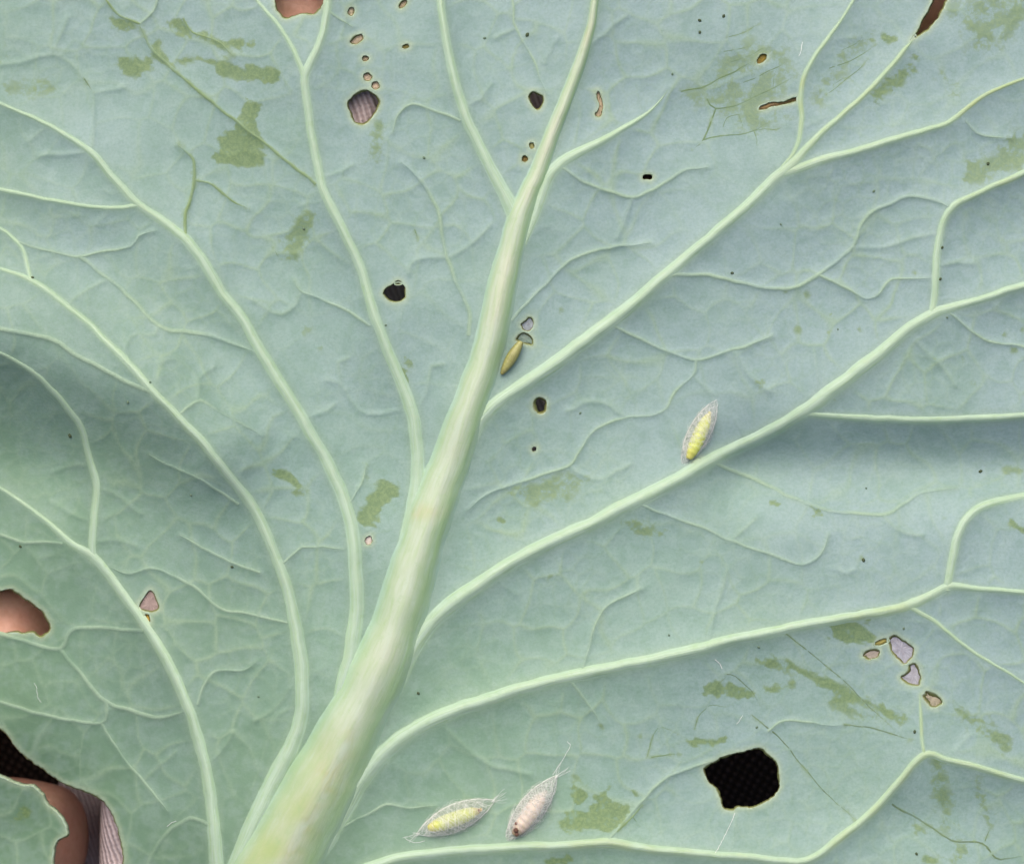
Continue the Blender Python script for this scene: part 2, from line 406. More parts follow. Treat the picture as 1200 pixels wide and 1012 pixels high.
# thinner cross veins: (points, half width, colour key, built as its own ridge)
VEINLETS = [
    ([(216, 273), (218, 250), (227, 212), (226, 186), (210, 168)], 2.6, 'olive', 1),
    ([(228, 212), (245, 216), (270, 232), (292, 245)], 1.8, 'olive', 1),
    ([(371, 214), (345, 195), (300, 158), (270, 135), (225, 100), (190, 70), (175, 55), (162, 30)], 2.2, 'olive', 1),
    ([(162, 28), (140, 18), (118, -5), (90, -40)], 1.8, 'olive', 1),
    ([(162, 28), (182, 10), (187, -15), (190, -60)], 2.2, 'pale', 1),
    ([(215, 22), (225, 38), (250, 47), (275, 64)], 1.6, 'olive', 1),
    ([(107, 177), (107, 140), (108, 108), (98, 90), (80, 72), (62, 63), (30, 72), (-10, 80)], 1.8, 'pale', 0),
    ([(62, 62), (72, 40), (80, 20)], 1.5, 'pale', 0), ([(108, 108), (145, 102)], 1.5, 'pale', 0),
    ([(100, 178), (80, 181), (48, 184)], 1.8, 'pale', 0),
    ([(99, 92), (108, 106)], 1.4, 'dark', 1),
    ([(24, 283), (60, 295), (95, 302), (125, 294), (155, 290), (163, 278), (180, 272)], 2.2, 'pale', 1),
    ([(95, 302), (125, 325), (150, 345), (187, 381), (215, 388), (255, 397), (299, 412)], 3.0, 'pale', 1),
    ([(127, 328), (105, 340), (86, 352), (82, 358)], 1.8, 'pale', 0),
    ([(187, 381), (182, 391), (155, 394), (146, 416)], 1.8, 'pale', 0),
    ([(208, 488), (222, 474), (233, 468), (255, 480), (285, 497), (305, 510)], 2.4, 'pale', 1),
    ([(232, 467), (231, 442), (205, 420), (186, 426)], 1.6, 'pale', 0), ([(231, 442), (250, 430)], 1.5, 'pale', 0),
    ([(182, 462), (150, 450), (100, 420), (50, 395), (0, 384), (-60, 370)], 3.4, 'pale', 1),
    ([(280, 590), (240, 565), (190, 540), (175, 532)], 2.2, 'pale', 1),
    ([(305, 672), (270, 660), (235, 640), (210, 628)], 2.2, 'pale', 1),
    ([(337, 728), (300, 722), (255, 712), (230, 692), (185, 665), (150, 672), (128, 664)], 2.2, 'pale', 1),
    ([(72, 636), (50, 634), (30, 636), (0, 628), (-40, 622)], 2.4, 'pale', 1),
    ([(112, 572), (135, 577), (165, 600)], 2.0, 'pale', 0), ([(100, 545), (80, 545), (62, 552)], 1.8, 'pale', 0),
    ([(104, 611), (82, 602), (60, 588)], 1.8, 'pale', 0), ([(115, 635), (140, 634), (160, 640)], 1.7, 'pale', 0),
    ([(168, 738), (120, 736), (85, 738), (70, 760), (40, 755), (0, 745), (-40, 735)], 3.0, 'pale', 1),
    ([(70, 761), (90, 785), (125, 822), (150, 830), (185, 841), (218, 833)], 3.0, 'pale', 1),
    ([(126, 822), (120, 847), (60, 840), (15, 828), (-20, 815)], 2.6, 'pale', 1),
    ([(120, 847), (145, 890), (170, 920), (195, 952)], 2.0, 'pale', 1),
    ([(167, 916), (200, 885), (205, 880)], 1.6, 'pale', 0),
    ([(231, 826), (240, 803), (253, 786), (285, 785), (300, 774)], 2.2, 'pale', 1),
    ([(255, 972), (228, 960), (203, 970), (186, 990), (172, 1018), (160, 1050)], 2.8, 'pale', 1),
    ([(345, 795), (325, 830), (300, 845)], 1.8, 'pale', 0), ([(352, 820), (325, 842), (312, 870), (305, 905)], 1.6, 'pale', 0),
    ([(235, 900), (262, 880), (275, 860)], 1.5, 'pale', 0),
    ([(433, 382), (410, 365), (375, 350), (352, 342), (345, 330)], 2.2, 'pale', 1),
    ([(352, 343), (346, 356), (330, 367), (308, 360), (296, 350)], 1.8, 'pale', 0),
    ([(548, 395), (549, 368), (541, 345), (531, 320), (525, 300), (516, 265), (510, 240), (490, 208), (470, 190)], 2.8, 'pale', 1),
    ([(523, 302), (485, 306), (479, 322)], 1.9, 'pale', 0), ([(528, 303), (553, 286), (575, 262)], 1.9, 'pale', 0),
    ([(410, 592), (424, 565), (430, 545)], 2.0, 'pale', 1),
    ([(487, 485), (499, 457), (505, 430), (520, 427)], 1.8, 'pale', 0),
    ([(482, 480), (430, 486), (410, 466), (400, 450), (383, 446)], 1.8, 'pale', 0), ([(400, 450), (398, 425), (410, 420)], 1.6, 'pale', 0),
    ([(328, 665), (345, 646), (360, 640), (402, 642)], 2.0, 'pale', 1),
    ([(360, 487), (375, 484), (392, 474)], 1.6, 'pale', 0),
    ([(540, 142), (510, 130), (485, 121), (468, 132), (458, 155)], 2.2, 'pale', 1),
    ([(545, 126), (563, 116), (574, 100)], 1.8, 'pale', 0),
    ([(382, 205), (400, 202), (412, 194)], 1.6, 'pale', 0),
    ([(381, 12), (400, 22), (414, 31)], 1.8, 'pale', 1),
    ([(598, -40), (600, 0), (605, 30), (622, 68), (640, 110)], 2.0, 'pale', 1), ([(605, 32), (580, 44)], 1.6, 'pale', 0),
    ([(690, 55), (708, 40), (735, 18)], 1.8, 'pale', 0), ([(638, 75), (652, 45)], 1.6, 'pale', 0),
    ([(655, 195), (672, 207), (690, 217), (720, 227), (742, 230), (770, 219), (800, 200), (830, 195)], 2.6, 'pale', 1),
    ([(741, 231), (732, 255), (722, 280)], 1.9, 'pale', 0),
    ([(598, 376), (615, 355), (640, 333), (665, 309), (690, 297), (720, 289), (762, 285)], 2.5, 'pale', 1),
    ([(720, 384), (745, 395), (780, 410), (816, 421), (850, 413), (880, 405), (905, 394)], 2.4, 'pale', 1),
    ([(816, 421), (813, 440), (790, 460), (778, 483), (735, 489), (715, 495), (692, 510), (680, 530), (666, 547), (640, 555), (600, 568), (570, 580), (548, 600)], 2.2, 'pale', 1),
    ([(862, 413), (880, 440), (901, 458)], 2.0, 'pale', 0), ([(813, 441), (835, 460)], 1.6, 'pale', 0),
    ([(666, 547), (685, 560), (706, 562), (737, 545)], 1.8, 'pale', 0), ([(706, 563), (718, 590)], 1.7, 'pale', 0),
    ([(779, 482), (790, 505), (797, 532)], 1.8, 'pale', 0), ([(735, 489), (700, 470), (665, 480)], 1.5, 'pale', 0),
    ([(784, 321), (820, 322), (850, 328), (900, 336), (930, 337), (960, 322), (998, 290), (1008, 265), (1018, 250), (1040, 240), (1065, 230), (1095, 234), (1116, 243)], 2.8, 'pale', 1),
    ([(962, 323), (1000, 341), (1015, 350), (1030, 345), (1042, 328), (1092, 325)], 2.2, 'pale', 1),
    ([(1000, 288), (1040, 291), (1070, 278), (1098, 274)], 1.9, 'pale', 0), ([(1100, 310), (1120, 308), (1140, 309)], 1.7, 'pale', 0),
    ([(1112, 368), (1140, 388), (1170, 402), (1205, 408), (1250, 420)], 2.2, 'pale', 1),
    ([(1072, 397), (1090, 415), (1108, 432), (1120, 450)], 1.8, 'pale', 0),
    ([(962, 465), (957, 435), (953, 410)], 1.7, 'pale', 0),
    ([(840, 545), (880, 560), (920, 580), (950, 592), (980, 600), (1035, 603), (1060, 590), (1085, 575), (1120, 570)], 2.8, 'pale', 1),
    ([(1036, 604), (1055, 622), (1080, 628)], 1.8, 'pale', 0),
    ([(745, 590), (790, 607), (830, 622), (860, 635), (900, 650), (940, 660), (962, 648), (970, 626)], 2.4, 'pale', 1),
    ([(858, 634), (872, 622), (886, 608)], 1.7, 'pale', 0),
    ([(681, 787), (690, 755), (700, 725), (712, 706), (738, 695), (752, 690)], 2.2, 'pale', 1),
    ([(828, 755), (835, 725), (845, 690), (850, 668)], 1.9, 'pale', 0),
    ([(665, 798), (690, 825), (706, 848)], 2.0, 'pale', 1),
    ([(515, 845), (550, 880), (575, 897), (622, 906)], 1.8, 'pale', 0),
    ([(405, 968), (430, 955), (452, 942), (475, 946), (512, 943)], 2.2, 'pale', 1),
    ([(712, 985), (735, 957), (755, 936), (780, 912), (815, 897), (832, 890)], 2.4, 'pale', 1),
    ([(1132, 141), (1150, 157), (1187, 160)], 2.0, 'pale', 1),
    ([(900, 858), (920, 846), (955, 846), (990, 848)], 1.8, 'pale', 1),
    ([(990, 848), (1035, 856), (1072, 866)], 1.4, 'dark', 1),
    ([(918, 739), (950, 765), (985, 795), (1020, 828), (1055, 860)], 1.0, 'dark', 1),
    ([(852, 788), (862, 790), (880, 808), (893, 828)], 1.0, 'dark', 1), ([(843, 800), (853, 790)], 0.9, 'dark', 1),
    ([(882, 838), (905, 858), (930, 885), (960, 920), (1005, 962)], 1.2, 'dark', 1),
    ([(1045, 940), (1062, 950), (1088, 966), (1110, 980), (1122, 986), (1152, 988), (1168, 1004), (1182, 1006), (1210, 1000)], 1.7, 'dark', 1),
    ([(1155, 985), (1162, 968)], 1.2, 'dark', 1),
    ([(800, 107), (825, 103), (860, 85), (888, 70)], 1.5, 'olive2', 1),
    ([(830, 117), (840, 128), (880, 116), (905, 104), (932, 90)], 1.5, 'olive2', 1),
    ([(840, 128), (832, 145), (823, 165), (809, 177)], 1.5, 'olive2', 1),
    ([(823, 165), (855, 158), (884, 152), (900, 140)], 1.4, 'olive2', 1),
    ([(884, 152), (888, 165), (884, 175)], 1.1, 'olive2', 1), ([(970, 80), (1000, 70), (1025, 55)], 1.1, 'olive2', 1),
    ([(850, 47), (870, 40), (892, 28)], 0.9, 'olive2', 1),
    ([(848, 62), (870, 58), (884, 52)], 0.9, 'olive2', 1), ([(856, 74), (875, 68), (890, 60), (905, 56)], 0.9, 'olive2', 1),
    ([(872, 98), (890, 90), (912, 80), (925, 70)], 1.0, 'olive2', 1), ([(880, 116), (884, 104), (890, 92)], 0.8, 'olive2', 1),
    ([(905, 104), (908, 92), (912, 80)], 0.8, 'olive2', 1), ([(846, 150), (852, 138), (866, 132), (880, 134)], 0.9, 'olive2', 1),
    ([(884, 152), (896, 150), (910, 152), (924, 146)], 0.9, 'olive2', 1), ([(866, 132), (870, 146), (866, 156)], 0.8, 'olive2', 1),
    ([(968, 112), (985, 98), (1004, 84), (1018, 70)], 0.9, 'olive2', 1), ([(975, 100), (990, 92), (1000, 96)], 0.8, 'olive2', 1), ([(985, 60), (1002, 52), (1012, 40)], 0.8, 'olive2', 1),
    ([(760, 886), (768, 858), (778, 852), (797, 862)], 0.9, 'olive2', 1),
    ([(765, 887), (782, 885), (798, 883)], 1.3, 'olive2', 1),
    ([(814, 855), (818, 842), (830, 828), (850, 829), (862, 824)], 0.9, 'olive2', 1),
    ([(722, 974), (738, 958), (755, 940)], 1.5, 'olive', 1), ([(740, 956), (750, 967)], 1.0, 'olive2', 1),
    ([(320, 290), (327, 303)], 1.0, 'dark', 1), ([(485, 268), (489, 280)], 1.3, 'olive2', 1),
    ([(975, 665), (990, 672), (1000, 668)], 1.3, 'pale', 0),
]

# ------------------------------------------------------------------ holes (contour, membrane colour or None, bevel)
HOLES = [
    ([(318, -34), (321, -5), (323, 9), (330, 20), (338, 22), (352, 16.5), (365, 18), (374, 11), (381, 1), (384, -14), (382, -34), (350, -42)], None, 1.6),
    ([(407, 121), (414, 112), (424, 106), (434, 107), (444, 115), (445, 124), (438, 136), (429, 145), (421, 146), (414, 142), (409, 131)], None, 2.2),
    ([(449, 345), (451, 338), (458, 334), (466, 331), (474, 335), (476, 343), (473, 350), (465, 354), (457, 353)], None, 1.6),
    ([(619, 113), (624, 107.5), (632, 109), (637.5, 113), (637, 121), (634, 127), (629, 129), (623, 123)], None, 2.0),
    ([(624, 474), (627, 467), (633, 465), (639, 468), (641, 476), (638, 484), (629, 484)], None, 3.6),
    ([(752, 207), (755, 204.5), (761, 204), (765.5, 206), (764, 210.5), (754, 210.5)], None, 0.9),
    ([(1068, 47), (1072, 41), (1080, 26), (1090, 6), (1100, -14), (1112, -24), (1115, -12), (1107, 8), (1099, 22), (1085, 37)], None, 1.8),
    ([(824, 902), (828, 897), (838, 891), (845, 886.5), (860, 882), (875, 879), (885, 875), (892, 876), (900, 883), (908, 890), (913, 899),
      (913.5, 920), (910, 929), (900, 938), (886, 945), (878, 947), (866, 945.5), (860, 949), (850, 948), (846, 943), (843, 932), (838, 922), (830, 915)], None, 2.0),
    ([(-40, 690), (0, 691), (15, 690), (25, 697), (38, 706), (50, 716), (58, 728), (60, 737), (55, 743), (47, 747), (38, 741), (28, 742), (15, 741), (0, 744), (-40, 746), (-60, 718)], None, 2.0),
    ([(163, 713), (166, 703), (173, 693), (180, 692.5), (184, 702), (187.5, 712), (181, 717), (170, 716)], (142, 126, 122), 2.0),  # membrane added in place of the knit behind, which stays too dim
    ([(-150, 800), (-60, 822), (0, 853), (18, 874), (33, 888), (49, 899), (64, 910), (80, 919), (98, 926), (118, 935), (128, 947), (137, 965), (142, 983), (145, 1011),
      (143, 1040), (125, 1068), (98, 1074), (76, 1052), (63, 1020), (62, 1000), (66, 985), (74, 980), (79, 977), (76, 964), (67, 951), (54, 940), (49, 930), (39, 921), (18, 917), (0, 909), (-60, 890), (-150, 872)], None, 1.5),
    ([(610, 380), (614, 376), (620, 371), (625, 375), (625, 383), (620, 388), (613, 387)], (140, 150, 158), 1.6),
    ([(604, 398), (607, 392), (614, 389), (621, 392), (625, 398), (624, 405), (618, 404), (611, 402)], (118, 138, 128), 2.2),
    (ellipse(1021, 766, 11.5, 6.5, -10), (158, 150, 142), 2.6),
    ([(1041, 747), (1048, 743), (1060, 750), (1071, 758), (1069, 770), (1061, 778), (1052, 773), (1043, 760)], (150, 152, 164), 3.2),
    ([(1054, 793), (1063, 787), (1065, 779), (1073, 776), (1079, 788), (1078, 802), (1069, 803), (1060, 799)], (150, 152, 162), 2.8),
    (ellipse(1093, 819, 13, 8, 35), (152, 146, 128), 4.0),
    (ellipse(1033, 752, 10, 3.6, -18), (170, 160, 95), 1.6),
    (ellipse(432, 633, 4.4, 5.6, 15, 10), (205, 196, 190), 1.2),
    (ellipse(816.5, 540, 5.0, 3.6, 0, 9), None, 0.8),
    (ellipse(626, 526, 2.8, 3.2, 40, 8), None, 0.6),
    ([(888, 129), (892, 124), (904, 119.5), (918, 119), (928, 114.5), (935, 114), (933, 119), (920, 123), (906, 125), (896, 129)], (132, 112, 78), 1.4),
    (ellipse(893, 68.5, 7.5, 4.6, -40, 10), (134, 116, 52), 1.4),
    (ellipse(411.5, 14, 4.4, 6.2, 0, 9), (182, 170, 146), 1.5),
    (ellipse(418.5, 46, 9, 5.0, -25, 10), (168, 154, 132), 2.0),
    (ellipse(428.5, 69, 4.6, 4.4, 0, 9), (160, 146, 122), 1.4),
    (ellipse(431, 90, 5.5, 5.2, 0, 9), (174, 158, 138), 1.6),
    (ellipse(440, 100, 5.4, 5.0, 20, 9), (174, 158, 138), 1.6),
    (ellipse(472, 5, 8, 4, -48, 10), (164, 150, 124), 1.5),
    (ellipse(475, 55, 5, 3, -15, 9), (150, 140, 80), 1.2),
    (ellipse(615, 186.5, 4.6, 4.6, 0, 9), (112, 96, 50), 1.2),
    (ellipse(623, 171, 3.6, 4.6, 0, 9), (150, 150, 100), 1.2),
    ([(698, 107), (702, 107), (705, 114), (707, 124), (706, 134), (701, 138), (697, 134), (701, 129), (702, 122), (699, 115)], (166, 152, 128), 1.2),
    (ellipse(467, 331, 4.6, 2.6, 0, 8), (164, 142, 108), 1.0),
    (ellipse(172, 725, 4.2, 7.4, 5, 10), (172, 146, 66), 1.4),
    (ellipse(410, 765, 2.2, 3.2, 20, 8), (176, 160, 80), 0.8),
]
HOLES = [(catmull(h, 1.6, True), m, b) for h, m, b in HOLES]
for h, m, b in HOLES:
    h += RNG.uniform(-0.35, 0.35, h.shape)
    h += np.stack([vnoise(h, 5, 601), vnoise(h, 5, 602)], 1) * (0.8 if len(h) > 26 and np.ptp(h[:, 1]) > 18 else 0.25)

# ------------------------------------------------------------------ relief of the leaf
def vein_list():
    out = [(catmull(MIDRIB, 10), 0)]
    for main, forks in LATERALS:
        out.append((catmull(main, 9), 1))
        for f in forks: out.append((catmull(f, 9), 1))
    return out
MIDRIB = [(x, y, w * 0.86) for x, y, w in MIDRIB]
MAIN = vein_list()
THIN = [(catmull([(x, y, w) for x, y in p], 8), w, c) for p, w, c, o in VEINLETS]

def wig(L, k=1.0):
    """veins never run quite straight"""
    L = L.copy(); P = L[:, :2].copy()
    L[:, 0] += k * (1.1 * vnoise(P, 13, 201) + 2.0 * vnoise(P, 42, 202))
    L[:, 1] += k * (1.1 * vnoise(P, 13, 203) + 2.0 * vnoise(P, 42, 204))
    return L
MAIN = [(wig(l, 0.5), k) for l, k in MAIN]
THIN = [(wig(l), w, c) for l, w, c in THIN]
_r = random.Random(5)
for line, kind in MAIN[1:]:
    i = _r.randint(1, 4)
    while i < len(line) - 2:
        p, t = line[i, :2], line[i + 1, :2] - line[i - 1, :2]
        t = t / max(np.hypot(*t), 1e-6)
        side = _r.choice((-1, 1)); nv = np.array([-t[1], t[0]]) * side
        d = t * _r.uniform(0.1, 0.9) + nv; d /= np.hypot(*d)
        ln = _r.uniform(12, 42); bend = np.array([-d[1], d[0]]) * _r.uniform(-0.4, 0.4) * ln
        pts = [p, p + d * ln * 0.5 + bend * 0.4, p + d * ln + bend]
        w = _r.uniform(0.9, 1.5)
        THIN.append((wig(catmull([(q[0], q[1], w) for q in pts], 7)), w, 'faint'))
        i += _r.randint(9, 18)

RIDGE = catmull([(-200, 340), (-40, 374), (0, 384), (50, 396), (100, 420), (180, 460), (250, 520)], 14)
TROUGH_R = catmull([(880, 548), (960, 545), (1060, 545), (1160, 548), (1300, 548), (1420, 545)], 20)

def line_dist(P, line, cut):
    d = np.full(len(P), 1e3)
    lo, hi = line[:, :2].min(0) - cut, line[:, :2].max(0) + cut
    idx = np.where((P[:, 0] > lo[0]) & (P[:, 0] < hi[0]) & (P[:, 1] > lo[1]) & (P[:, 1] < hi[1]))[0]
    Q = P[idx]; dd = np.full(len(Q), 1e3)
    for a, b in zip(line[:-1, :2], line[1:, :2]):
        dd = np.minimum(dd, seg_dist(Q, a, b)[0])
    d[idx] = dd
    return d

def cells(P, size, seed):
    """distance (px) to the nearest edge of an irregular net of cells"""
    r = np.random.RandomState(seed)
    J = r.rand(256, 256, 2) * 0.86 + 0.07
    Q = np.stack([P[:, 0] + size * 0.22 * vnoise(P, size * 0.7, seed + 1), P[:, 1] + size * 0.22 * vnoise(P, size * 0.7, seed + 2)], 1) / size + 80
    c = np.floor(Q).astype(int)
    f1 = np.full(len(P), 1e9); f2 = np.full(len(P), 1e9)
    for dx in (-1, 0, 1):
        for dy in (-1, 0, 1):
            cx, cy = c[:, 0] + dx, c[:, 1] + dy
            j = J[cx % 256, cy % 256]
            d = np.hypot(cx + j[:, 0] - Q[:, 0], cy + j[:, 1] - Q[:, 1])
            m = d < f1
            f2 = np.where(m, f1, np.minimum(f2, d)); f1 = np.where(m, d, f1)
    return (f2 - f1) * 0.5 * size

def fields(P):
    """relief z (px), vein mask, olive mask and distance in vein half widths at photo points P"""
    n = len(P)
    q1 = np.ones(n); q2 = np.ones(n); w1 = np.full(n, 6.0); r1 = np.full(n, 1e3); sw = np.zeros(n)
    def near(line, cut):
        lo, hi = line[:, :2].min(0) - cut, line[:, :2].max(0) + cut
        idx = np.where((P[:, 0] > lo[0]) & (P[:, 0] < hi[0]) & (P[:, 1] > lo[1]) & (P[:, 1] < hi[1]))[0]
        if not len(idx): return idx, None, None
        Q = P[idx]; D = np.full(len(idx), 1e3); W = np.full(len(idx), 5.0)
        for a, b in zip(line[:-1], line[1:]):
            if len(idx) > 3000:
                l2 = np.minimum(a[:2], b[:2]) - cut; h2 = np.maximum(a[:2], b[:2]) + cut
                k = np.where((Q[:, 0] > l2[0]) & (Q[:, 0] < h2[0]) & (Q[:, 1] > l2[1]) & (Q[:, 1] < h2[1]))[0]
                if not len(k): continue
                d, t = seg_dist(Q[k], a[:2], b[:2])
                m = d < D[k]; k = k[m]
                D[k] = d[m]; W[k] = (a[2] + t * (b[2] - a[2]))[m]
            else:
                d, t = seg_dist(Q, a[:2], b[:2])
                m = d < D
                D[m] = d[m]; W[m] = (a[2] + t * (b[2] - a[2]))[m]
        k = D < cut
        return idx[k], D[k], W[k]
    for line, kind in MAIN:
        idx, D, W = near(line, 170)
        if not len(idx): continue
        e = np.maximum(D - (W * 0.7 if kind == 0 else 0), 0)
        fade = (1 - np.clip(D / 170, 0, 1)) ** 2
        wt = np.clip(W / 5.0, 0.35, 1.0)
        q1[idx] *= 1 - np.exp(-(np.sqrt(e * e + 36) - 6) / 60.0) * fade * wt
        q2[idx] *= 1 - np.exp(-D / 10.0) * np.clip(1 - D / 60, 0, 1)
        r = D / W
        m = r < r1[idx]
        j = idx[m]; r1[j] = r[m]; w1[j] = W[m]
        sw[idx] = np.maximum(sw[idx], 0.18 * np.minimum(W, 26) * np.exp(-(r / (1.25 if kind == 0 else 1.7)) ** 2))
    vt = np.zeros(n); vo = np.zeros(n)
    for line, w, c in THIN:
        idx, D, W = near(line, 44)
        if not len(idx): continue
        if c not in ('dark', 'olive2'):
            q2[idx] *= 1 - np.exp(-D / 10.0) * np.clip(1 - D / 44, 0, 1) * min(1, w / 2.6)
            sw[idx] = np.maximum(sw[idx], (0.8 if c != 'faint' else 0.3) * np.exp(-(D / 3.0) ** 2))
        g = np.exp(-(D / (w * 1.3)) ** 2)
        g = g * (0.55 + 0.45 * np.clip(vnoise(P[idx], 26, 205) * 1.4 + 0.3, -1, 1))
        if c == 'faint': vt[idx] = np.maximum(vt[idx], g * 0.30)
        elif c == 'pale': vt[idx] = np.maximum(vt[idx], g * 0.5)
        elif c == 'olive':
            vt[idx] = np.maximum(vt[idx], g * 0.3)
            vo[idx] = np.maximum(vo[idx], np.exp(-(D / (w * 1.9)) ** 2) * 0.42)
        else: vo[idx] = np.maximum(vo[idx], np.exp(-(D / (w * 2.2)) ** 2) * 0.40)
    z = -14.0 * (1.0 + 0.35 * vnoise(P, 170, 3)) * q1 - 1.9 * (1 + 0.5 * vnoise(P, 90, 4)) * q2 + sw
    e1 = cells(P, 52, 501); e2 = cells(P, 21, 511)
    a1 = np.clip(0.75 + 0.7 * vnoise(P, 120, 521), 0.15, 1.2); a2 = np.clip(0.5 + 0.8 * vnoise(P, 80, 522), 0, 1)
    far = np.clip(r1 / 3 - 0.2, 0, 1)
    z += far * (1.25 * a1 * np.exp(-e1 / 6.0) + 0.42 * a2 * np.exp(-e2 / 3.0))
    net = far * (0.66 * a1 * np.exp(-(e1 / 1.7) ** 2) + 0.34 * a2 * np.exp(-(e2 / 1.3) ** 2))
    # folds of the whole leaf
    z += 34 * np.exp(-(line_dist(P, RIDGE, 260) / 62) ** 2)
    ry = np.interp(P[:, 0], [-200, -40, 0, 50, 100, 180, 250, 330], [340, 374, 384, 396, 420, 460, 520, 600])
    t_ = np.clip((P[:, 1] - ry - 10) / 150, 0, 1); wx = np.clip((300 - P[:, 0]) / 240, 0, 1)
    z -= 36 * t_ * t_ * (3 - 2 * t_) * wx * wx * (3 - 2 * wx)
    z -= 16 * np.exp(-(((P[:, 0] - 20) / 120) ** 2 + ((P[:, 1] - 550) / 68) ** 2))
    z -= 32 * np.exp(-(line_dist(P, TROUGH_R, 260) / 48) ** 2)
    z += 10 * np.exp(-(((P[:, 0] - 30) / 90) ** 2 + ((P[:, 1] - 845) / 50) ** 2))
    z -= 16 * np.exp(-(((P[:, 0] - 15) / 70) ** 2 + ((P[:, 1] - 985) / 70) ** 2))
    z -= 12 * np.exp(-(((P[:, 0] - 1090) / 120) ** 2 + ((P[:, 1] - 960) / 45) ** 2))
    u = np.clip((330 - np.maximum(P[:, 0], -15)) * 0.78 + (np.minimum(P[:, 1], 1025) - 520) * 0.62, 0, 900)
    z -= 0.00036 * u ** 2
    u = np.clip(P[:, 0] - 900, 0, 600)
    z -= 0.00010 * u ** 2
    z += 9 * vnoise(P, 240, 5) + 3.2 * vnoise(P, 95, 6) + 0.7 * vnoise(P, 38, 8) + 0.28 * vnoise(P, 16, 9) + 0.14 * vnoise(P, 7.5, 10)
    # ruffled margin outside the frame
    out = np.maximum(np.maximum(-20 - P[:, 0], P[:, 0] - 1220), np.maximum(-20 - P[:, 1], P[:, 1] - 1032))
    out = np.clip(out, 0, 400)
    z += out * 0.16 * vnoise(P, 110, 12) - 0.0007 * out ** 2
    veinm = np.maximum(np.exp(-(r1 / np.where(w1 > 10, 1.05, 1.35)) ** 2) * np.clip(w1 / 4.5, 0.45, 1), np.maximum(vt, net))
    return z, np.clip(veinm, 0, 1), vo, r1

def grain(P):
    return 0.42 * vnoise(P, 15, 90) + 0.34 * vnoise(P, 7, 91) + 0.34 * vnoise(P, 3.6, 92)

def scar_attrs(sc, P):
    return {'grain': sc + 1.0 * grain(P), 'scar': np.clip((sc - 0.02) / 0.7, 0, 1) ** 0.8 * 0.80}

def pigment(P, vm):
    """blade colour: bluish bloom with painted sky tint, greener where thin with painted shade, paler along veins and round the bites"""
    g = np.clip(0.42 + 0.35 * vnoise(P, 210, 31) + 0.15 * vnoise(P, 60, 32) - (P[:, 0] - 500) / 1300 + (P[:, 1] - 500) / 1500, 0, 1)  # bluer to the upper right: heavier bloom plus sky reflection painted in
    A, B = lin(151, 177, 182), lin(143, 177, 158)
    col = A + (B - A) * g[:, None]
    thin = np.clip(((330 - P[:, 0]) * 0.7 + (P[:, 1] - 430) * 0.6) / 500 + 0.25 * vnoise(P, 90, 33), 0, 1)  # darker lower left: thinner bloom plus the shade there put into the colour
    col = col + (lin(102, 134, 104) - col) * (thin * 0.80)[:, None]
    big = vnoise(P, 75, 93) * 0.6 + vnoise(P, 34, 94) * 0.4
    col = col + (lin(120, 156, 126) - col) * np.clip(big * 0.28, 0, 0.18)[:, None]
    gr = grain(P)
    col = col + (lin(172, 194, 192) - col) * np.clip(gr * 0.36 + 0.06, 0, 0.22)[:, None]
    col = col + (lin(112, 148, 124) - col) * np.clip(-gr * 0.34 - 0.02, 0, 0.22)[:, None]
    col = col + (lin(158, 184, 156) - col) * (vm * 0.75)[:, None]
    halo = np.zeros(len(P))
    for h, m_, b in HOLES:
        lo, hi = h.min(0) - 14, h.max(0) + 14
        idx = np.where((P[:, 0] > lo[0]) & (P[:, 0] < hi[0]) & (P[:, 1] > lo[1]) & (P[:, 1] < hi[1]))[0]
        if not len(idx): continue
        sd, _ = poly_sd(P[idx], h)
        halo[idx] = np.maximum(halo[idx], np.exp(-(np.maximum(sd, 0) / 4.0) ** 2))
    return col + (lin(186, 202, 170) - col) * (halo * 0.6)[:, None]

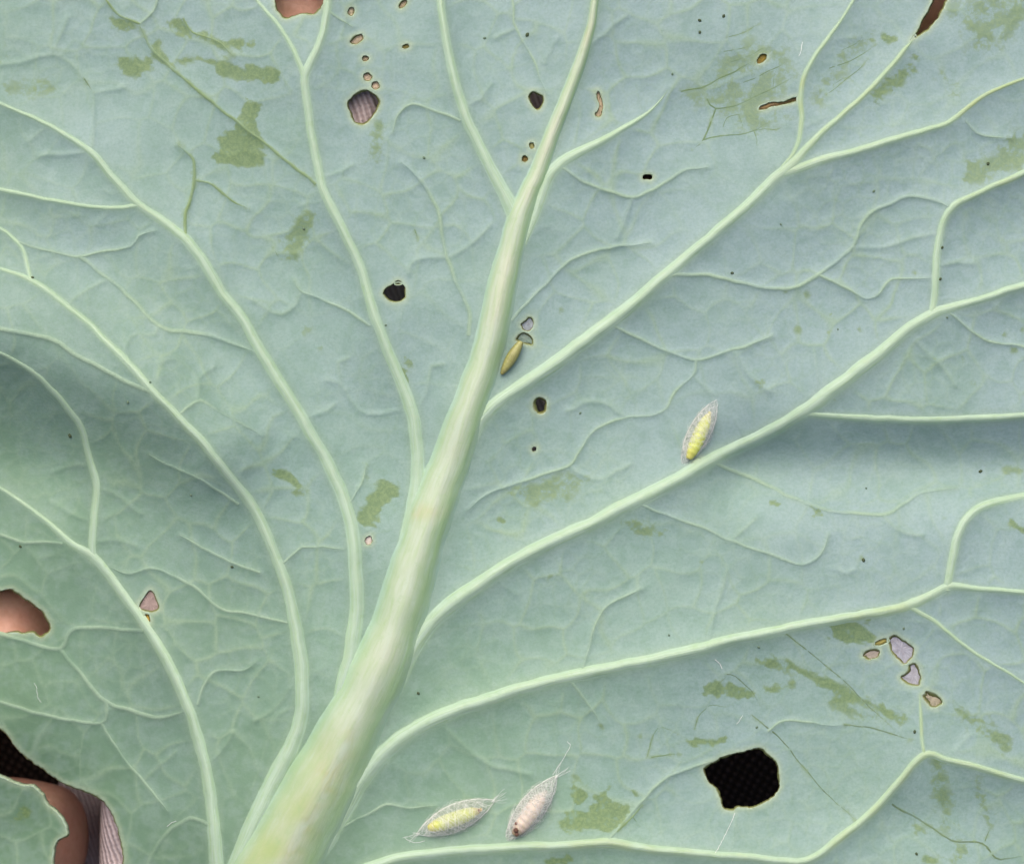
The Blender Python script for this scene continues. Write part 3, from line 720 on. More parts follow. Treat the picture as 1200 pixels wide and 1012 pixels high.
# ------------------------------------------------------------------ grazed patches
def scar_field(P):
    s = np.zeros(len(P))
    S_ = np.stack([(P[:, 0] * 0.86 + P[:, 1] * 0.5) * 0.28, P[:, 1] * 0.86 - P[:, 0] * 0.5], 1)      # bites run in strokes
    jx = vnoise(P, 9, 21) * 2.2 + vnoise(P, 22, 22) * 2.6 + vnoise(S_, 3.2, 23) * 3.4
    def box(lo, hi): return np.where((P[:, 0] > lo[0]) & (P[:, 0] < hi[0]) & (P[:, 1] > lo[1]) & (P[:, 1] < hi[1]))[0]
    def put(idx, sd, k, soft):
        m = np.clip(0.5 - (sd + jx[idx] * 1.25) / (soft * 1.1), 0, 1) * k
        s[idx] = np.maximum(s[idx], m)
    def stroke(pts, w, k, soft=6.0):
        L = catmull(pts, 6)
        idx = box(L.min(0) - w - 12, L.max(0) + w + 12)
        d = np.full(len(idx), 1e3)
        for a, b in zip(L[:-1], L[1:]): d = np.minimum(d, seg_dist(P[idx], a, b)[0])
        put(idx, d - w, k, soft)
    def poly(pts, k, soft=6.0):
        A = np.array(pts, float)
        idx = box(A.min(0) - 12, A.max(0) + 12)
        sd, _ = poly_sd(P[idx], A)
        put(idx, sd, k, soft)
    poly(ellipse(155, 77, 21, 14), 0.95); stroke([(183, 58), (192, 68)], 7, 0.8)
    stroke([(200, 76), (220, 70), (245, 72), (262, 78)], 3.5, 0.75); stroke([(260, 78), (288, 86), (318, 89)], 8.5, 0.95)
    stroke([(205, 30), (218, 38)], 9, 0.8); stroke([(222, 38), (250, 47), (272, 60)], 2.5, 0.8); stroke([(275, 51), (294, 53)], 4.5, 0.8)
    stroke([(130, 30), (152, 28)], 5, 0.75)
    poly([(288, 116), (306, 124), (300, 140), (297, 150), (308, 170), (306, 192), (280, 196), (244, 187), (256, 160), (272, 148), (282, 135)], 1.0)
    stroke([(362, 255), (350, 275), (340, 300)], 11, 0.62, 10); stroke([(10, 104), (60, 102)], 9, 0.55, 12)
    stroke([(444, 148), (440, 182)], 7, 0.62, 10); stroke([(3, 40), (3, 70)], 6, 0.5, 8)
    stroke([(453, 574), (434, 602)], 12, 1.0, 7); stroke([(430, 542), (430, 558)], 3, 0.5)
    stroke([(326, 554), (330, 556)], 3.5, 1.0); stroke([(340, 562), (346, 566)], 4.5, 1.0); stroke([(346, 575), (356, 579)], 2, 0.9); stroke([(356, 388), (372, 384)], 4, 0.4, 8)
    poly([(800, 112), (830, 96), (850, 62), (880, 44), (925, 55), (930, 90), (918, 118), (925, 140), (890, 158), (850, 150), (838, 132), (815, 128)], 0.52, 16)
    stroke([(1012, 48), (990, 68), (968, 100), (960, 115)], 12, 0.5, 14); stroke([(1062, 82), (1045, 98), (1028, 114)], 8, 0.72, 8)
    stroke([(1022, 47), (1046, 44)], 4, 0.95, 4); stroke([(1065, 68), (1076, 70)], 2, 0.8, 4)
    poly([(1112, 12), (1150, -10), (1215, -10), (1195, 40), (1160, 62), (1138, 68), (1128, 40)], 0.55, 16)
    poly([(1122, 218), (1132, 188), (1166, 178), (1180, 152), (1215, 148), (1215, 196), (1170, 208)], 0.58, 12)
    stroke([(1105, 90), (1122, 106)], 5, 0.45, 8)
    poly([(592, 574), (630, 566), (666, 551), (690, 563), (660, 590), (605, 598)], 0.58, 12); stroke([(577, 612), (588, 610)], 3, 0.9, 4)
    stroke([(735, 614), (770, 622)], 9, 0.62, 9)
    poly([(962, 731), (1000, 727), (1032, 744), (1026, 752), (992, 753), (966, 750), (975, 740)], 1.0, 4)
    stroke([(1000, 722), (1040, 716)], 3, 0.9, 4)
    stroke([(890, 776), (925, 782), (955, 795), (985, 812), (1020, 825), (1058, 842)], 6, 0.85, 7); stroke([(898, 809), (918, 806), (930, 798)], 5, 0.8)
    stroke([(980, 822), (1012, 840), (1025, 840)], 5, 0.6, 8); stroke([(1118, 828), (1148, 850), (1178, 872)], 8, 0.66, 9)
    stroke([(832, 808), (855, 810), (875, 814)], 7.5, 0.95, 5)
    stroke([(806, 868), (830, 869), (846, 868)], 3.5, 0.95, 4)
    poly([(658, 968), (664, 952), (690, 948), (700, 934), (712, 916), (724, 914), (716, 930), (734, 940), (738, 952), (712, 973), (684, 971)], 1.0, 4)
    stroke([(676, 930), (680, 934)], 6, 0.95, 4); stroke([(674, 908), (682, 918)], 4, 0.5, 5); stroke([(728, 916), (745, 930)], 2.5, 0.95, 4)
    stroke([(698, 936), (704, 930)], 2, 0.8, 3)
    stroke([(1098, 895), (1104, 925), (1112, 962)], 9, 0.62, 9); stroke([(1145, 915), (1152, 940), (1160, 960)], 5, 0.62, 8)
    stroke([(1122, 990), (1126, 1020)], 7, 0.6, 8); stroke([(1070, 958), (1076, 975)], 4, 0.6, 6); stroke([(1085, 1008), (1100, 1006)], 5, 0.8, 5)
    stroke([(645, 1009), (664, 1007)], 6, 0.9, 5); stroke([(470, 435), (472, 446)], 3, 0.95, 4); stroke([(475, 420), (479, 426)], 3, 0.6, 4)
    stroke([(22, 956), (28, 948)], 6, 0.85, 5)
    stroke([(1186, 612), (1200, 622)], 3, 0.8, 4); stroke([(1180, 551), (1192, 552)], 5, 0.5, 6); stroke([(905, 589), (912, 592)], 3, 0.8, 4); stroke([(952, 592), (958, 600)], 4, 0.95, 4)
    for x, y, r in [(976, 367, 4.5), (935, 386, 5), (971, 389, 3), (1007, 386, 2.8), (945, 345, 4.5), (1176, 392, 3.5), (1188, 410, 5), (1198, 386, 3), (1096, 420, 3.5), (1072, 321, 3),
                    (920, 342, 2.6), (1128, 420, 5), (978, 468, 3.5), (1140, 450, 4), (890, 448, 7), (838, 276, 4), (833, 286, 2.6), (835, 329, 2.6), (658, 365, 4), (645, 676, 3),
                    (822, 658, 3), (1082, 131, 3), (1010, 654, 3), (972, 370, 2), (815, 380, 2), (1107, 607, 2.6), (500, 600, 0.1), (375, 407, 3), (60, 950, 2), (735, 862, 3), (750, 863, 3), (705, 852, 5), (520, 440, 2)]:
        idx = box((x - r - 6, y - r - 6), (x + r + 6, y + r + 6))
        d = np.hypot(P[idx, 0] - x, P[idx, 1] - y)
        s[idx] = np.maximum(s[idx], np.clip(0.5 - (d - r) / 5, 0, 1) * 0.6)
    return s

# ------------------------------------------------------------------ setting below the leaf
def heightfield(name, xs, ys, zf, mat, thick):
    X, Y = np.meshgrid(xs, ys)
    Z = zf(X, Y)
    nx, ny = len(xs), len(ys)
    V = np.stack([X.ravel(), Y.ravel(), Z.ravel()], 1)
    i = np.arange(nx * ny).reshape(ny, nx)
    F = np.stack([i[:-1, :-1].ravel(), i[:-1, 1:].ravel(), i[1:, 1:].ravel(), i[1:, :-1].ravel()], 1)
    o = mesh_obj(name, V, F, mat)
    m = o.modifiers.new('thickness', 'SOLIDIFY'); m.thickness = thick; m.offset = -1
    return o

def dark_z(X, Y):
    return -0.060 + 0.0025 * np.sin(X * 60 + Y * 25) + 0.002 * np.sin(Y * 80 - X * 30)
dark = heightfield('dark_cloth', np.linspace(-0.30, 0.30, 90), np.linspace(-0.28, 0.28, 84), dark_z, M_WEAVE, 0.0015)
tag(dark, 'dark brown woven cloth spread out underneath everything', 'cloth', kind='structure')

# ribbed grey knit cloth: a fold of it stands up just under the left half of the leaf
KNIT_RIDGE = catmull([(150, 1330), (126, 1150), (120, 1000), (150, 860), (215, 720), (300, 480), (372, 280), (418, 125), (440, 20), (470, -140)], 20)
def knit_leg():
    xs = np.linspace(-10, 760, 200); ys = np.linspace(-260, 1400, 230)
    X, Y = np.meshgrid(xs, ys)
    P = np.stack([X.ravel(), Y.ravel()], 1)
    d = line_dist(P, KNIT_RIDGE, 500)
    w = np.interp(P[:, 1], [125, 350, 720, 1000], [62, 60, 66, 52])
    prof = np.exp(-(d / w) ** 4) * 0.75 + np.exp(-(d / (w * 2.6)) ** 2) * 0.25
    low = -480 + 18 * vnoise(P, 160, 401)
    top = fields(P)[0] - 17 + 3 * vnoise(P, 60, 402)
    z = low + (top - low) * prof
    x = (P[:, 0] - 600) * U; y = (506 - P[:, 1]) * U
    z = np.maximum(z * U, dark_z(x, y) + 0.003)
    i = np.arange(len(P)).reshape(X.shape)
    F = np.stack([i[1:, :-1].ravel(), i[1:, 1:].ravel(), i[:-1, 1:].ravel(), i[:-1, :-1].ravel()], 1)
    o = mesh_obj('knit_cloth', np.stack([x, y, z], 1), F, M_KNIT)
    m = o.modifiers.new('thickness', 'SOLIDIFY'); m.thickness = 0.0012; m.offset = -1
    return o
tag(knit_leg(), 'mauve grey ribbed knit cloth folded up under the leaf, showing through its gaps', 'cloth')

# ------------------------------------------------------------------ hands under the leaf
def make_hand(name, wrist, fwd, tips, thumb_tip, label, zpalm, ztip, elbow):
    """continuous skinned hand: wrist, palm fan, four fingers of unequal length and a thumb; palm faces up"""
    fwd = Vector(fwd).normalized()
    me = bpy.data.meshes.new(name)
    V, E, R = [], [], []
    def add(p, r, link=None):
        V.append(tuple(p)); R.append(r)
        if link is not None: E.append((link, len(V) - 1))
        return len(V) - 1
    w = Vector(wrist)
    palm = add(w + fwd * 0.035 + Vector((0, 0, 0)), 0.017)
    wr = add(w, 0.021, palm)
    e1 = add(w.lerp(Vector(elbow), 0.4), 0.028, wr)
    add(Vector(elbow), 0.036, e1)
    sd = Vector((fwd.y, -fwd.x, 0))
    for k, tip in enumerate(tips):
        tip = Vector(tip); ztip = tip.z - 0.0004
        off = (k - 1.5)
        kn = w + fwd * (0.078 - 0.004 * abs(off)) + sd * (off * 0.0205)
        kn.z = zpalm
        b0 = w + fwd * 0.052 + sd * (off * 0.014); b0.z = w.z
        a = add(b0, 0.0125, palm)
        a = add(kn, 0.0105, a)
        d = tip - kn
        p1 = kn + d * 0.45; p1.z = zpalm * 0.55 + ztip * 0.45 - 0.001
        p2 = kn + d * 0.76; p2.z = zpalm * 0.2 + ztip * 0.8 + 0.0003
        a = add(kn + d * 0.22, 0.0092, a)
        a = add(p1, 0.0096, a)
        a = add(kn + d * 0.62 + Vector((0, 0, ztip - zpalm)) * 0.1, 0.0085, a)
        a = add(p2, 0.0088, a)
        a = add(kn + d * 0.92, 0.0080, a)
        add(tip, 0.0056, a)
    t = Vector(thumb_tip)
    b = w + fwd * 0.022 + (t - w - fwd * 0.022) * 0.25
    a = add(b, 0.0145, wr)
    a = add(b.lerp(t, 0.45), 0.0120, a)
    a = add(b.lerp(t, 0.78), 0.0105, a)
    add(t, 0.0075, a)
    me.from_pydata(V, E, [])
    o = bpy.data.objects.new(name, me)
    COL.objects.link(o)
    sk = o.modifiers.new('skin', 'SKIN'); sk.use_smooth_shade = True
    for i, r in enumerate(R):
        me.skin_vertices[0].data[i].radius = (r, r)
    me.skin_vertices[0].data[0].use_root = True
    su = o.modifiers.new('smooth', 'SUBSURF'); su.levels = 2; su.render_levels = 2
    me.materials.append(M_SKIN)
    tag(o, label, 'hand')
    return o

def at(px, py, z):
    s = (CAM_H - z) / CAM_H          # a point at depth z that shows at that photo pixel
    return ((px - 600) * U * s, (506 - py) * U * s, z)

def under(px, py, r, gap=0.0010):
    """a fingertip of that radius pressed up against the blade at that photo pixel"""
    g = np.array([(px + dx, py + dy) for dx in (-70, -35, 0, 35) for dy in (-50, 0, 50)], float)
    z = float(fields(g)[0].min()) * U - 5.0 * U - gap - r
    return at(px, py, z)

make_hand('hand', at(-880, 877, -0.044), (1, -0.0, 0),
          [under(50, 628, 0.0085), under(66, 748, 0.0078, 0.0), under(92, 985, 0.0092, 0.0008), under(40, 1150, 0.0092, 0.0020)],
          at(-420, 380, -0.036), 'bare hand under the torn left edge of the leaf, fingers pointing across it', -0.040, -0.0200, (-0.33, -0.05, -0.045))
make_hand('hand', at(680, -1010, -0.024), (0, -1, 0),
          [at(1088, 62, -0.0145), at(830, 80, -0.0135), at(590, 60, -0.0135), at(352, 90, -0.0128)],
          at(1330, -560, -0.018), 'bare hand under the upper edge of the leaf, behind the bitten notch and slit', -0.017, -0.0120, (0.02, 0.32, -0.035))

# ------------------------------------------------------------------ the leaf
leaf = empty('cabbage_leaf', (0, 0, 0))
tag(leaf, 'large blue green cabbage leaf, underside up, chewed full of holes with pale raised veins', 'leaf')

OUTLINE = []
for k in range(120):
    a = 2 * math.pi * k / 120
    ca, sa = math.cos(a), math.sin(a)
    e = 2 / 4.6
    x = 600 + 745 * math.copysign(abs(ca) ** e, ca)
    y = 506 + 640 * math.copysign(abs(sa) ** e, sa)
    w = 16 * math.sin(7 * a + 1) + 11 * math.sin(17 * a + 2) + 6 * math.sin(31 * a)
    OUTLINE.append((x + w * ca, y + w * sa))
OUTLINE = catmull(OUTLINE, 8, True)

def axis_coords(lo, hi, flo, fhi, step):
    core = np.arange(lo, hi + step, step)
    a, b = [], []
    x, s = lo, step
    while x > flo: s = min(s * 1.12, 14); x -= s; a.append(x)
    x, s = core[-1], step
    while x < fhi: s = min(s * 1.12, 14); x += s; b.append(x)
    return np.concatenate([a[::-1], core, b])

def build_blade():
    step = 2.0
    xs = axis_coords(-24, 1224, -260, 1450, step); ys = axis_coords(-24, 1036, -250, 1250, step)
    nx, ny = len(xs), len(ys)
    X, Y = np.meshgrid(xs, ys)
    P = np.stack([X.ravel(), Y.ravel()], 1)
    i = np.arange(nx * ny).reshape(ny, nx)
    # photo y runs down, so this winding faces up in the scene
    F = np.stack([i[1:, :-1].ravel(), i[1:, 1:].ravel(), i[:-1, 1:].ravel(), i[:-1, :-1].ravel()], 1)
    gone = np.zeros(len(P), bool); near = P.copy()
    for h, m, b in HOLES:
        lo, hi = h.min(0) - 16, h.max(0) + 16
        idx = np.where((P[:, 0] > lo[0]) & (P[:, 0] < hi[0]) & (P[:, 1] > lo[1]) & (P[:, 1] < hi[1]))[0]
        sd, nr = poly_sd(P[idx], h)
        ins = sd < 0.25
        gone[idx[ins]] = True; near[idx[ins]] = nr[ins]
    far = np.where((P[:, 0] < -50) | (P[:, 0] > 1250) | (P[:, 1] < -50) | (P[:, 1] > 1062))[0]
    sd, nr = poly_sd(P[far], OUTLINE[::2])
    m = sd > 0
    gone[far[m]] = True; near[far[m]] = nr[m]
    keep = ~gone[F].all(1)
    F = F[keep]
    used = np.zeros(len(P), bool); used[F.ravel()] = True
    P[gone] = near[gone]
    new = np.cumsum(used) - 1
    F = new[F]; P = P[used]
    z, vm, vo, r1 = fields(P)
    sc = np.maximum(scar_field(P), vo)
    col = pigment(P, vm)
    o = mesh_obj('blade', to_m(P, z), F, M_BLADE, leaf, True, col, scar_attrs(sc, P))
    md = o.modifiers.new('thickness', 'SOLIDIFY'); md.thickness = 5.0 * U; md.offset = -1
    md.use_quality_normals = False
    return o
build_blade()

COLS = {'lat': (158, 181, 163), 'pale': (164, 190, 166), 'olive': (134, 158, 100), 'olive2': (96, 124, 76), 'dark': (84, 102, 62)}

def strip(name, line, k, parent, ckey, seed, nc=9, mid=False, edge=0.5):
    """raised vein: a tapered ridge that sinks into the blade on both sides"""
    L = wig(catmull(line, 5 if not mid else 8), 0.5 if ckey == 'lat' else 1.0)
    if not mid:                      # veins end at the margin of the blade
        ok = np.where(poly_sd(L[:, :2], OUTLINE[::2])[0] < -5)[0]
        L = L[ok[0]:ok[-1] + 1]
        L[-4:, 2] *= np.array([1.0, 0.85, 0.65, 0.4])[-len(L[-4:]):]
    T = np.gradient(L[:, :2], axis=0); T /= np.maximum(np.hypot(T[:, 0], T[:, 1]), 1e-9)[:, None]
    Nn = np.stack([-T[:, 1], T[:, 0]], 1)
    wob = 1 + 0.07 * vnoise(np.stack([np.arange(len(L)) * 5., np.full(len(L), seed * 37.)], 1), 18, 50) \
            + 0.06 * vnoise(np.stack([np.arange(len(L)) * 5., np.full(len(L), seed * 37.)], 1), 60, 51)
    ts = np.sin(np.linspace(-1, 1, nc) * math.pi / 2) * (1.12 if mid else 1.35)
    P = (L[:, None, :2] + Nn[:, None, :] * (ts[None, :, None] * (L[:, 2] * wob)[:, None, None])).reshape(-1, 2)
    tt = np.tile(ts, len(L)); ww = np.repeat(L[:, 2] * wob, nc)
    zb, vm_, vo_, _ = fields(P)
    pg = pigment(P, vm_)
    prof = np.clip(1 - (tt / (1.12 if mid else 1.35)) ** 2, 0, 1) ** (1.15 if mid else 1.8)
    if mid:
        zc = np.repeat(zb.reshape(-1, nc)[:, nc // 2], nc)
        zb = zb * (1 - 0.45 * prof) + zc * 0.45 * prof
    z = zb + k * ww * prof - edge * (1 - prof)
    al = np.concatenate([[0], np.cumsum(np.hypot(*np.diff(L[:, :2], axis=0).T))])
    al = np.repeat(al, nc)
    base = np.tile(lin(*COLS[ckey]), (len(P), 1))
    if ckey in ('lat',):
        # greener on the flanks than on the crest, thinner veins greener
        f = (np.clip((np.abs(tt) - 0.25 + 0.30 * vnoise(P, 6, 72)) / 0.7, 0, 1) * (0.8 + 0.5 * vnoise(P, 9, 73))).clip(0, 1)[:, None]
        base = base + (lin(136, 165, 134) - base) * f * 0.7
        f = np.clip((5.4 - ww) / 3, 0, 0.85)[:, None]
        base = base + (lin(150, 176, 152) - base) * f
        # scraped, olive stretches of the upper right veins
        for (x, y, r, q) in [(1150, 112, 60, 0.8), (938, 120, 60, 0.7), (1180, 212, 60, 0.5), (1040, 715, 50, 0.8), (690, 990, 110, 0.5), (1020, 95, 60, 0.4), (1120, 895, 110, 0.45), (1000, 965, 70, 0.4), (455, 620, 40, 0.2)]:
            f = (np.exp(-((P[:, 0] - x) ** 2 + (P[:, 1] - y) ** 2) / r ** 2) * q * (0.5 + 0.5 * vnoise(P, 14, 70)))[:, None]
            base = base + (lin(146, 158, 98) - base) * np.clip(f, 0, 1)
    if mid:
        # cream pink crest and greener flanks, partly painted highlight and shade; yellowed towards the stalk
        c0 = lin(168, 182, 162); c1 = lin(138, 168, 130); c2 = lin(150, 164, 104)
        f = np.clip((np.abs(tt + 0.18) - 0.30 + 0.10 * vnoise(P, 14, 74)) / 0.62, 0, 1) ** 1.1
        base = c0 + (c1 - c0) * f[:, None]
        y = np.clip((P[:, 1] - 830) / 160, 0, 1) * np.clip((-tt + 0.12) * 3.0 if True else 0, 0, 1) * np.clip(1.2 - np.abs(tt) * 0.8, 0, 1)
        y *= 0.75 + 0.35 * vnoise(P, 26, 60)
        base = base + (c2 - base) * np.clip(y, 0, 0.95)[:, None]
        pk = np.clip(vnoise(P, 40, 61) * 0.4 + 0.1, 0, 0.3) * np.clip(1 - np.abs(tt) * 1.3, 0, 1)
        base = base + (lin(180, 172, 156) - base) * pk[:, None]
        br = np.exp(-(((P[:, 0] - 494) / 22) ** 2 + ((P[:, 1] - 600) / 8) ** 2)) * 0.4
        base = base + (lin(176, 160, 112) - base) * br[:, None]
        for (x, y_, rx, ry, q) in [(388, 905, 16, 34, .55), (365, 960, 12, 26, .5), (342, 1000, 16, 14, .5), (410, 870, 9, 16, .4), (686, 40, 4, 18, .25)]:
            br = np.exp(-(((P[:, 0] - x) / rx) ** 2 + ((P[:, 1] - y_) / ry) ** 2)) * q * (0.6 + 0.6 * vnoise(P, 9, 63))
            base = base + (lin(150, 146, 70) - base) * np.clip(br, 0, 1)[:, None]
    em = np.clip((1 - np.abs(tt) / (1.12 if mid else 1.35)) / (0.36 if mid else 0.70 if ckey == 'lat' else 0.9), 0, 1)
    em = em * em * (3 - 2 * em)
    base = pg + (base - pg) * (em if ckey == 'lat' else em * ((0.5 if ckey == 'pale' else 0.8) + (0.4 if ckey == 'pale' else 0.2) * np.clip(vnoise(P, 26, 205) * 1.4 + 0.3, -1, 1)))[:, None]
    if ckey in ('pale', 'olive', 'olive2', 'dark'):
        u01 = al / max(al.max(), 1)
        fade_ = np.clip((1 - u01) / 0.25, 0, 1)
        base = pg + (base - pg) * fade_[:, None]
    sc_ = np.maximum(vo_, scar_field(P) * 0.6) if ckey != 'lat' else np.zeros(len(P))
    n = len(L)
    i = np.arange(n * nc).reshape(n, nc)
    F = [tuple(q) for q in np.stack([i[:-1, :-1].ravel(), i[:-1, 1:].ravel(), i[1:, 1:].ravel(), i[1:, :-1].ravel()], 1).tolist()]
    V = to_m(P, z)
    if mid:
        # closed underside so that the stalk is a solid
        m0 = len(V)
        bt = ts[1:-1]
        Pb = (L[:, None, :2] + Nn[:, None, :] * (bt[None, :, None] * (L[:, 2])[:, None, None])).reshape(-1, 2)
        zbk = np.repeat(zb.reshape(-1, nc)[:, nc // 2], len(bt)) - np.repeat(L[:, 2], len(bt)) * 0.45 * np.sqrt(np.clip(1 - (np.tile(bt, n) / 1.12) ** 2, 0, 1)) - 5
        V = np.concatenate([V, to_m(Pb, zbk)])
        nb = len(bt)
        j = m0 + np.arange(n * nb).reshape(n, nb)
        ring = np.concatenate([i, j[:, ::-1]], 1)
        F = []
        for a in range(n - 1):
            for q in range(ring.shape[1]):
                q2 = (q + 1) % ring.shape[1]
                F.append((int(ring[a, q]), int(ring[a, q2]), int(ring[a + 1, q2]), int(ring[a + 1, q])))
        F.append(tuple(int(q) for q in ring[0][::-1]))
        base = np.concatenate([base, np.tile(lin(175, 195, 150), (n * nb, 1))])
        al = np.concatenate([al, np.repeat(al[::nc], nb)]); tt = np.concatenate([tt, np.tile(bt, n)])
    # make sure faces look up
    f0 = F[len(F) // 2 if not mid else nc // 2]
    a, b, c = (Vector(V[q]) for q in f0[:3])
    if (b - a).cross(c - a).z < 0: F = [q[::-1] for q in F]
    if ckey != 'lat':
        return mesh_obj(name, V, F, M_BLADE, parent, True, base, scar_attrs(sc_, P))
    return mesh_obj(name, V, F, M_VEIN, parent, True, base, {'along': al, 'across': tt, 'seed': np.full(len(V), seed * 3.17)})

sd_ = 1
strip('midrib', MIDRIB, 0.50, leaf, 'lat', sd_, 27, True, 0.5)
for main, forks in LATERALS:
    sd_ += 1
    lv = strip('lateral_vein', main, 0.26, leaf, 'lat', sd_, 11)
    for f in forks:
        sd_ += 1
        strip('branch_vein', f, 0.23, lv, 'lat', sd_, 9)
for p, w, c, own in VEINLETS:
    if not own: continue
    sd_ += 1
    n = len(p)
    line = [(x, y, w * (0.55 if (k == n - 1) else 1.0)) for k, (x, y) in enumerate(p)]
    strip('veinlet', line, {'pale': 0.20, 'olive': 0.24}.get(c, 0.12), leaf, c, sd_, 7, False, 0.35)

# chewed rims and the dried skin left in shallow bites
for hi, (h, mem, bev) in enumerate(HOLES):
    n = len(h)
    area = 0.5 * np.sum(h[:, 0] * np.roll(h[:, 1], -1) - np.roll(h[:, 0], -1) * h[:, 1])
    T = np.roll(h, -2, 0) - np.roll(h, 2, 0); T /= np.maximum(np.hypot(T[:, 0], T[:, 1]), 1e-6)[:, None]
    Nin = np.stack([-T[:, 1], T[:, 0]], 1) * (1 if area > 0 else -1)
    jit = (1 + 0.5 * vnoise(h, 7, 80 + hi))
    big = n > 30
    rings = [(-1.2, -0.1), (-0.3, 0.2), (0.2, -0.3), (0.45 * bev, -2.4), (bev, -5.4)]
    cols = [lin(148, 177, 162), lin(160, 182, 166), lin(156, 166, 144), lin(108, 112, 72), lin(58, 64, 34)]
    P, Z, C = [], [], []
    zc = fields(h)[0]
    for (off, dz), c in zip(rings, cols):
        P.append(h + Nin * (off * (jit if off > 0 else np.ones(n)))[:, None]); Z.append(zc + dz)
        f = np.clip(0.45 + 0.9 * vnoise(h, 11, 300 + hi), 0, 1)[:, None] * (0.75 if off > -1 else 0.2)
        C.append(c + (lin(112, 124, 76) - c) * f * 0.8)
    m = len(rings)
    V = to_m(np.concatenate(P), np.concatenate(Z))
    i = np.arange(m * n).reshape(m, n)
    F = []
    for a in range(m - 1):
        for q in range(n):
            q2 = (q + 1) % n
            F.append((int(i[a, q]), int(i[a, q2]), int(i[a + 1, q2]), int(i[a + 1, q])))
    if area < 0: pass
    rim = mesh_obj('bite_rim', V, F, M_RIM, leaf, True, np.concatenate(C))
    if mem is not None:
        q = h + Nin * (bev * 1.0 * jit)[:, None]
        cen = q.mean(0)
        PV = [cen[None, :]]; PZ = [np.array([zc.mean() - 3.6])]
        for f in (0.45, 0.8, 1.08):
            PV.append(cen + (q - cen) * f); PZ.append(np.full(n, zc.mean() - 3.6) * (1 - f * 0.6) + (zc - 4.6) * f * 0.6 + 0.25 * RNG.randn(n))
        V = to_m(np.concatenate(PV), np.concatenate(PZ))
        F = [(0, 1 + a, 1 + (a + 1) % n) for a in range(n)]
        for k in range(2):
            o1, o2 = 1 + k * n, 1 + (k + 1) * n
            F += [(o1 + a, o2 + a, o2 + (a + 1) % n, o1 + (a + 1) % n) for a in range(n)]
        c = np.tile(lin(*mem), (len(V), 1)) * (1 + 0.12 * RNG.randn(len(V), 1)).clip(0.7, 1.3)
        mesh_obj('dried_membrane', V, F, M_FILM_LEAF, leaf, True, c)

# ------------------------------------------------------------------ pupae and cocoons
def zat(x, y): return float(fields(np.array([[x, y]], float))[0][0])

def lathe(name, L, prof, cfun, mat, parent, nr=40, nc=20, squash=1.0):
    """spindle along local X, length L (px); prof(s) -> radius px"""
    V, C = [], []
    for i in range(nr + 1):
        s = i / nr
        r = max(prof(s), 0.02)
        for j in range(nc):
            a = 2 * math.pi * j / nc
            V.append(((s - 0.5) * L * U, r * math.cos(a) * U, r * math.sin(a) * U * squash))
            C.append(cfun(s, a))
    F = [(i * nc + j, (i + 1) * nc + j, (i + 1) * nc + (j + 1) % nc, i * nc + (j + 1) % nc) for i in range(nr) for j in range(nc)]
    F += [tuple(range(nc)), tuple(nr * nc + j for j in range(nc))[::-1]]
    F = [f[::-1] for f in F]
    return mesh_obj(name, V, F, mat, parent, True, np.array(C))

def tube(paths, r, sides=4):
    V, F = [], []
    for path, rad in paths:
        path = [Vector(p) for p in path]
        b = len(V)
        for i, p in enumerate(path):
            t = (path[min(i + 1, len(path) - 1)] - path[max(i - 1, 0)])
            if t.length < 1e-12: t = Vector((1, 0, 0))
            t.normalize()
            u = t.cross(Vector((0.13, 0.2, 1))); u.normalize(); v = t.cross(u)
            for j in range(sides):
                a = 2 * math.pi * j / sides
                V.append(tuple(p + (u * math.cos(a) + v * math.sin(a)) * rad))
        for i in range(len(path) - 1):
            for j in range(sides):
                F.append((b + i * sides + j, b + i * sides + (j + 1) % sides, b + (i + 1) * sides + (j + 1) % sides, b + (i + 1) * sides + j))
    return V, F

def spindle(s, w, p=0.85):
    return w * max(0.0, math.sin(math.pi * min(max(s, 0), 1))) ** p

def pupa_prof(w):
    def f(s):
        body = w * (1 - abs(2 * s - 0.92) ** 2.6) ** 0.62 if abs(2 * s - 0.92) < 1 else 0.0
        if s > 0.96: body = w * 0.32 * math.sqrt(max(0, (1 - s) / 0.04))
        return body * (1 + 0.022 * math.sin(s * 2 * math.pi * 9))
    return f

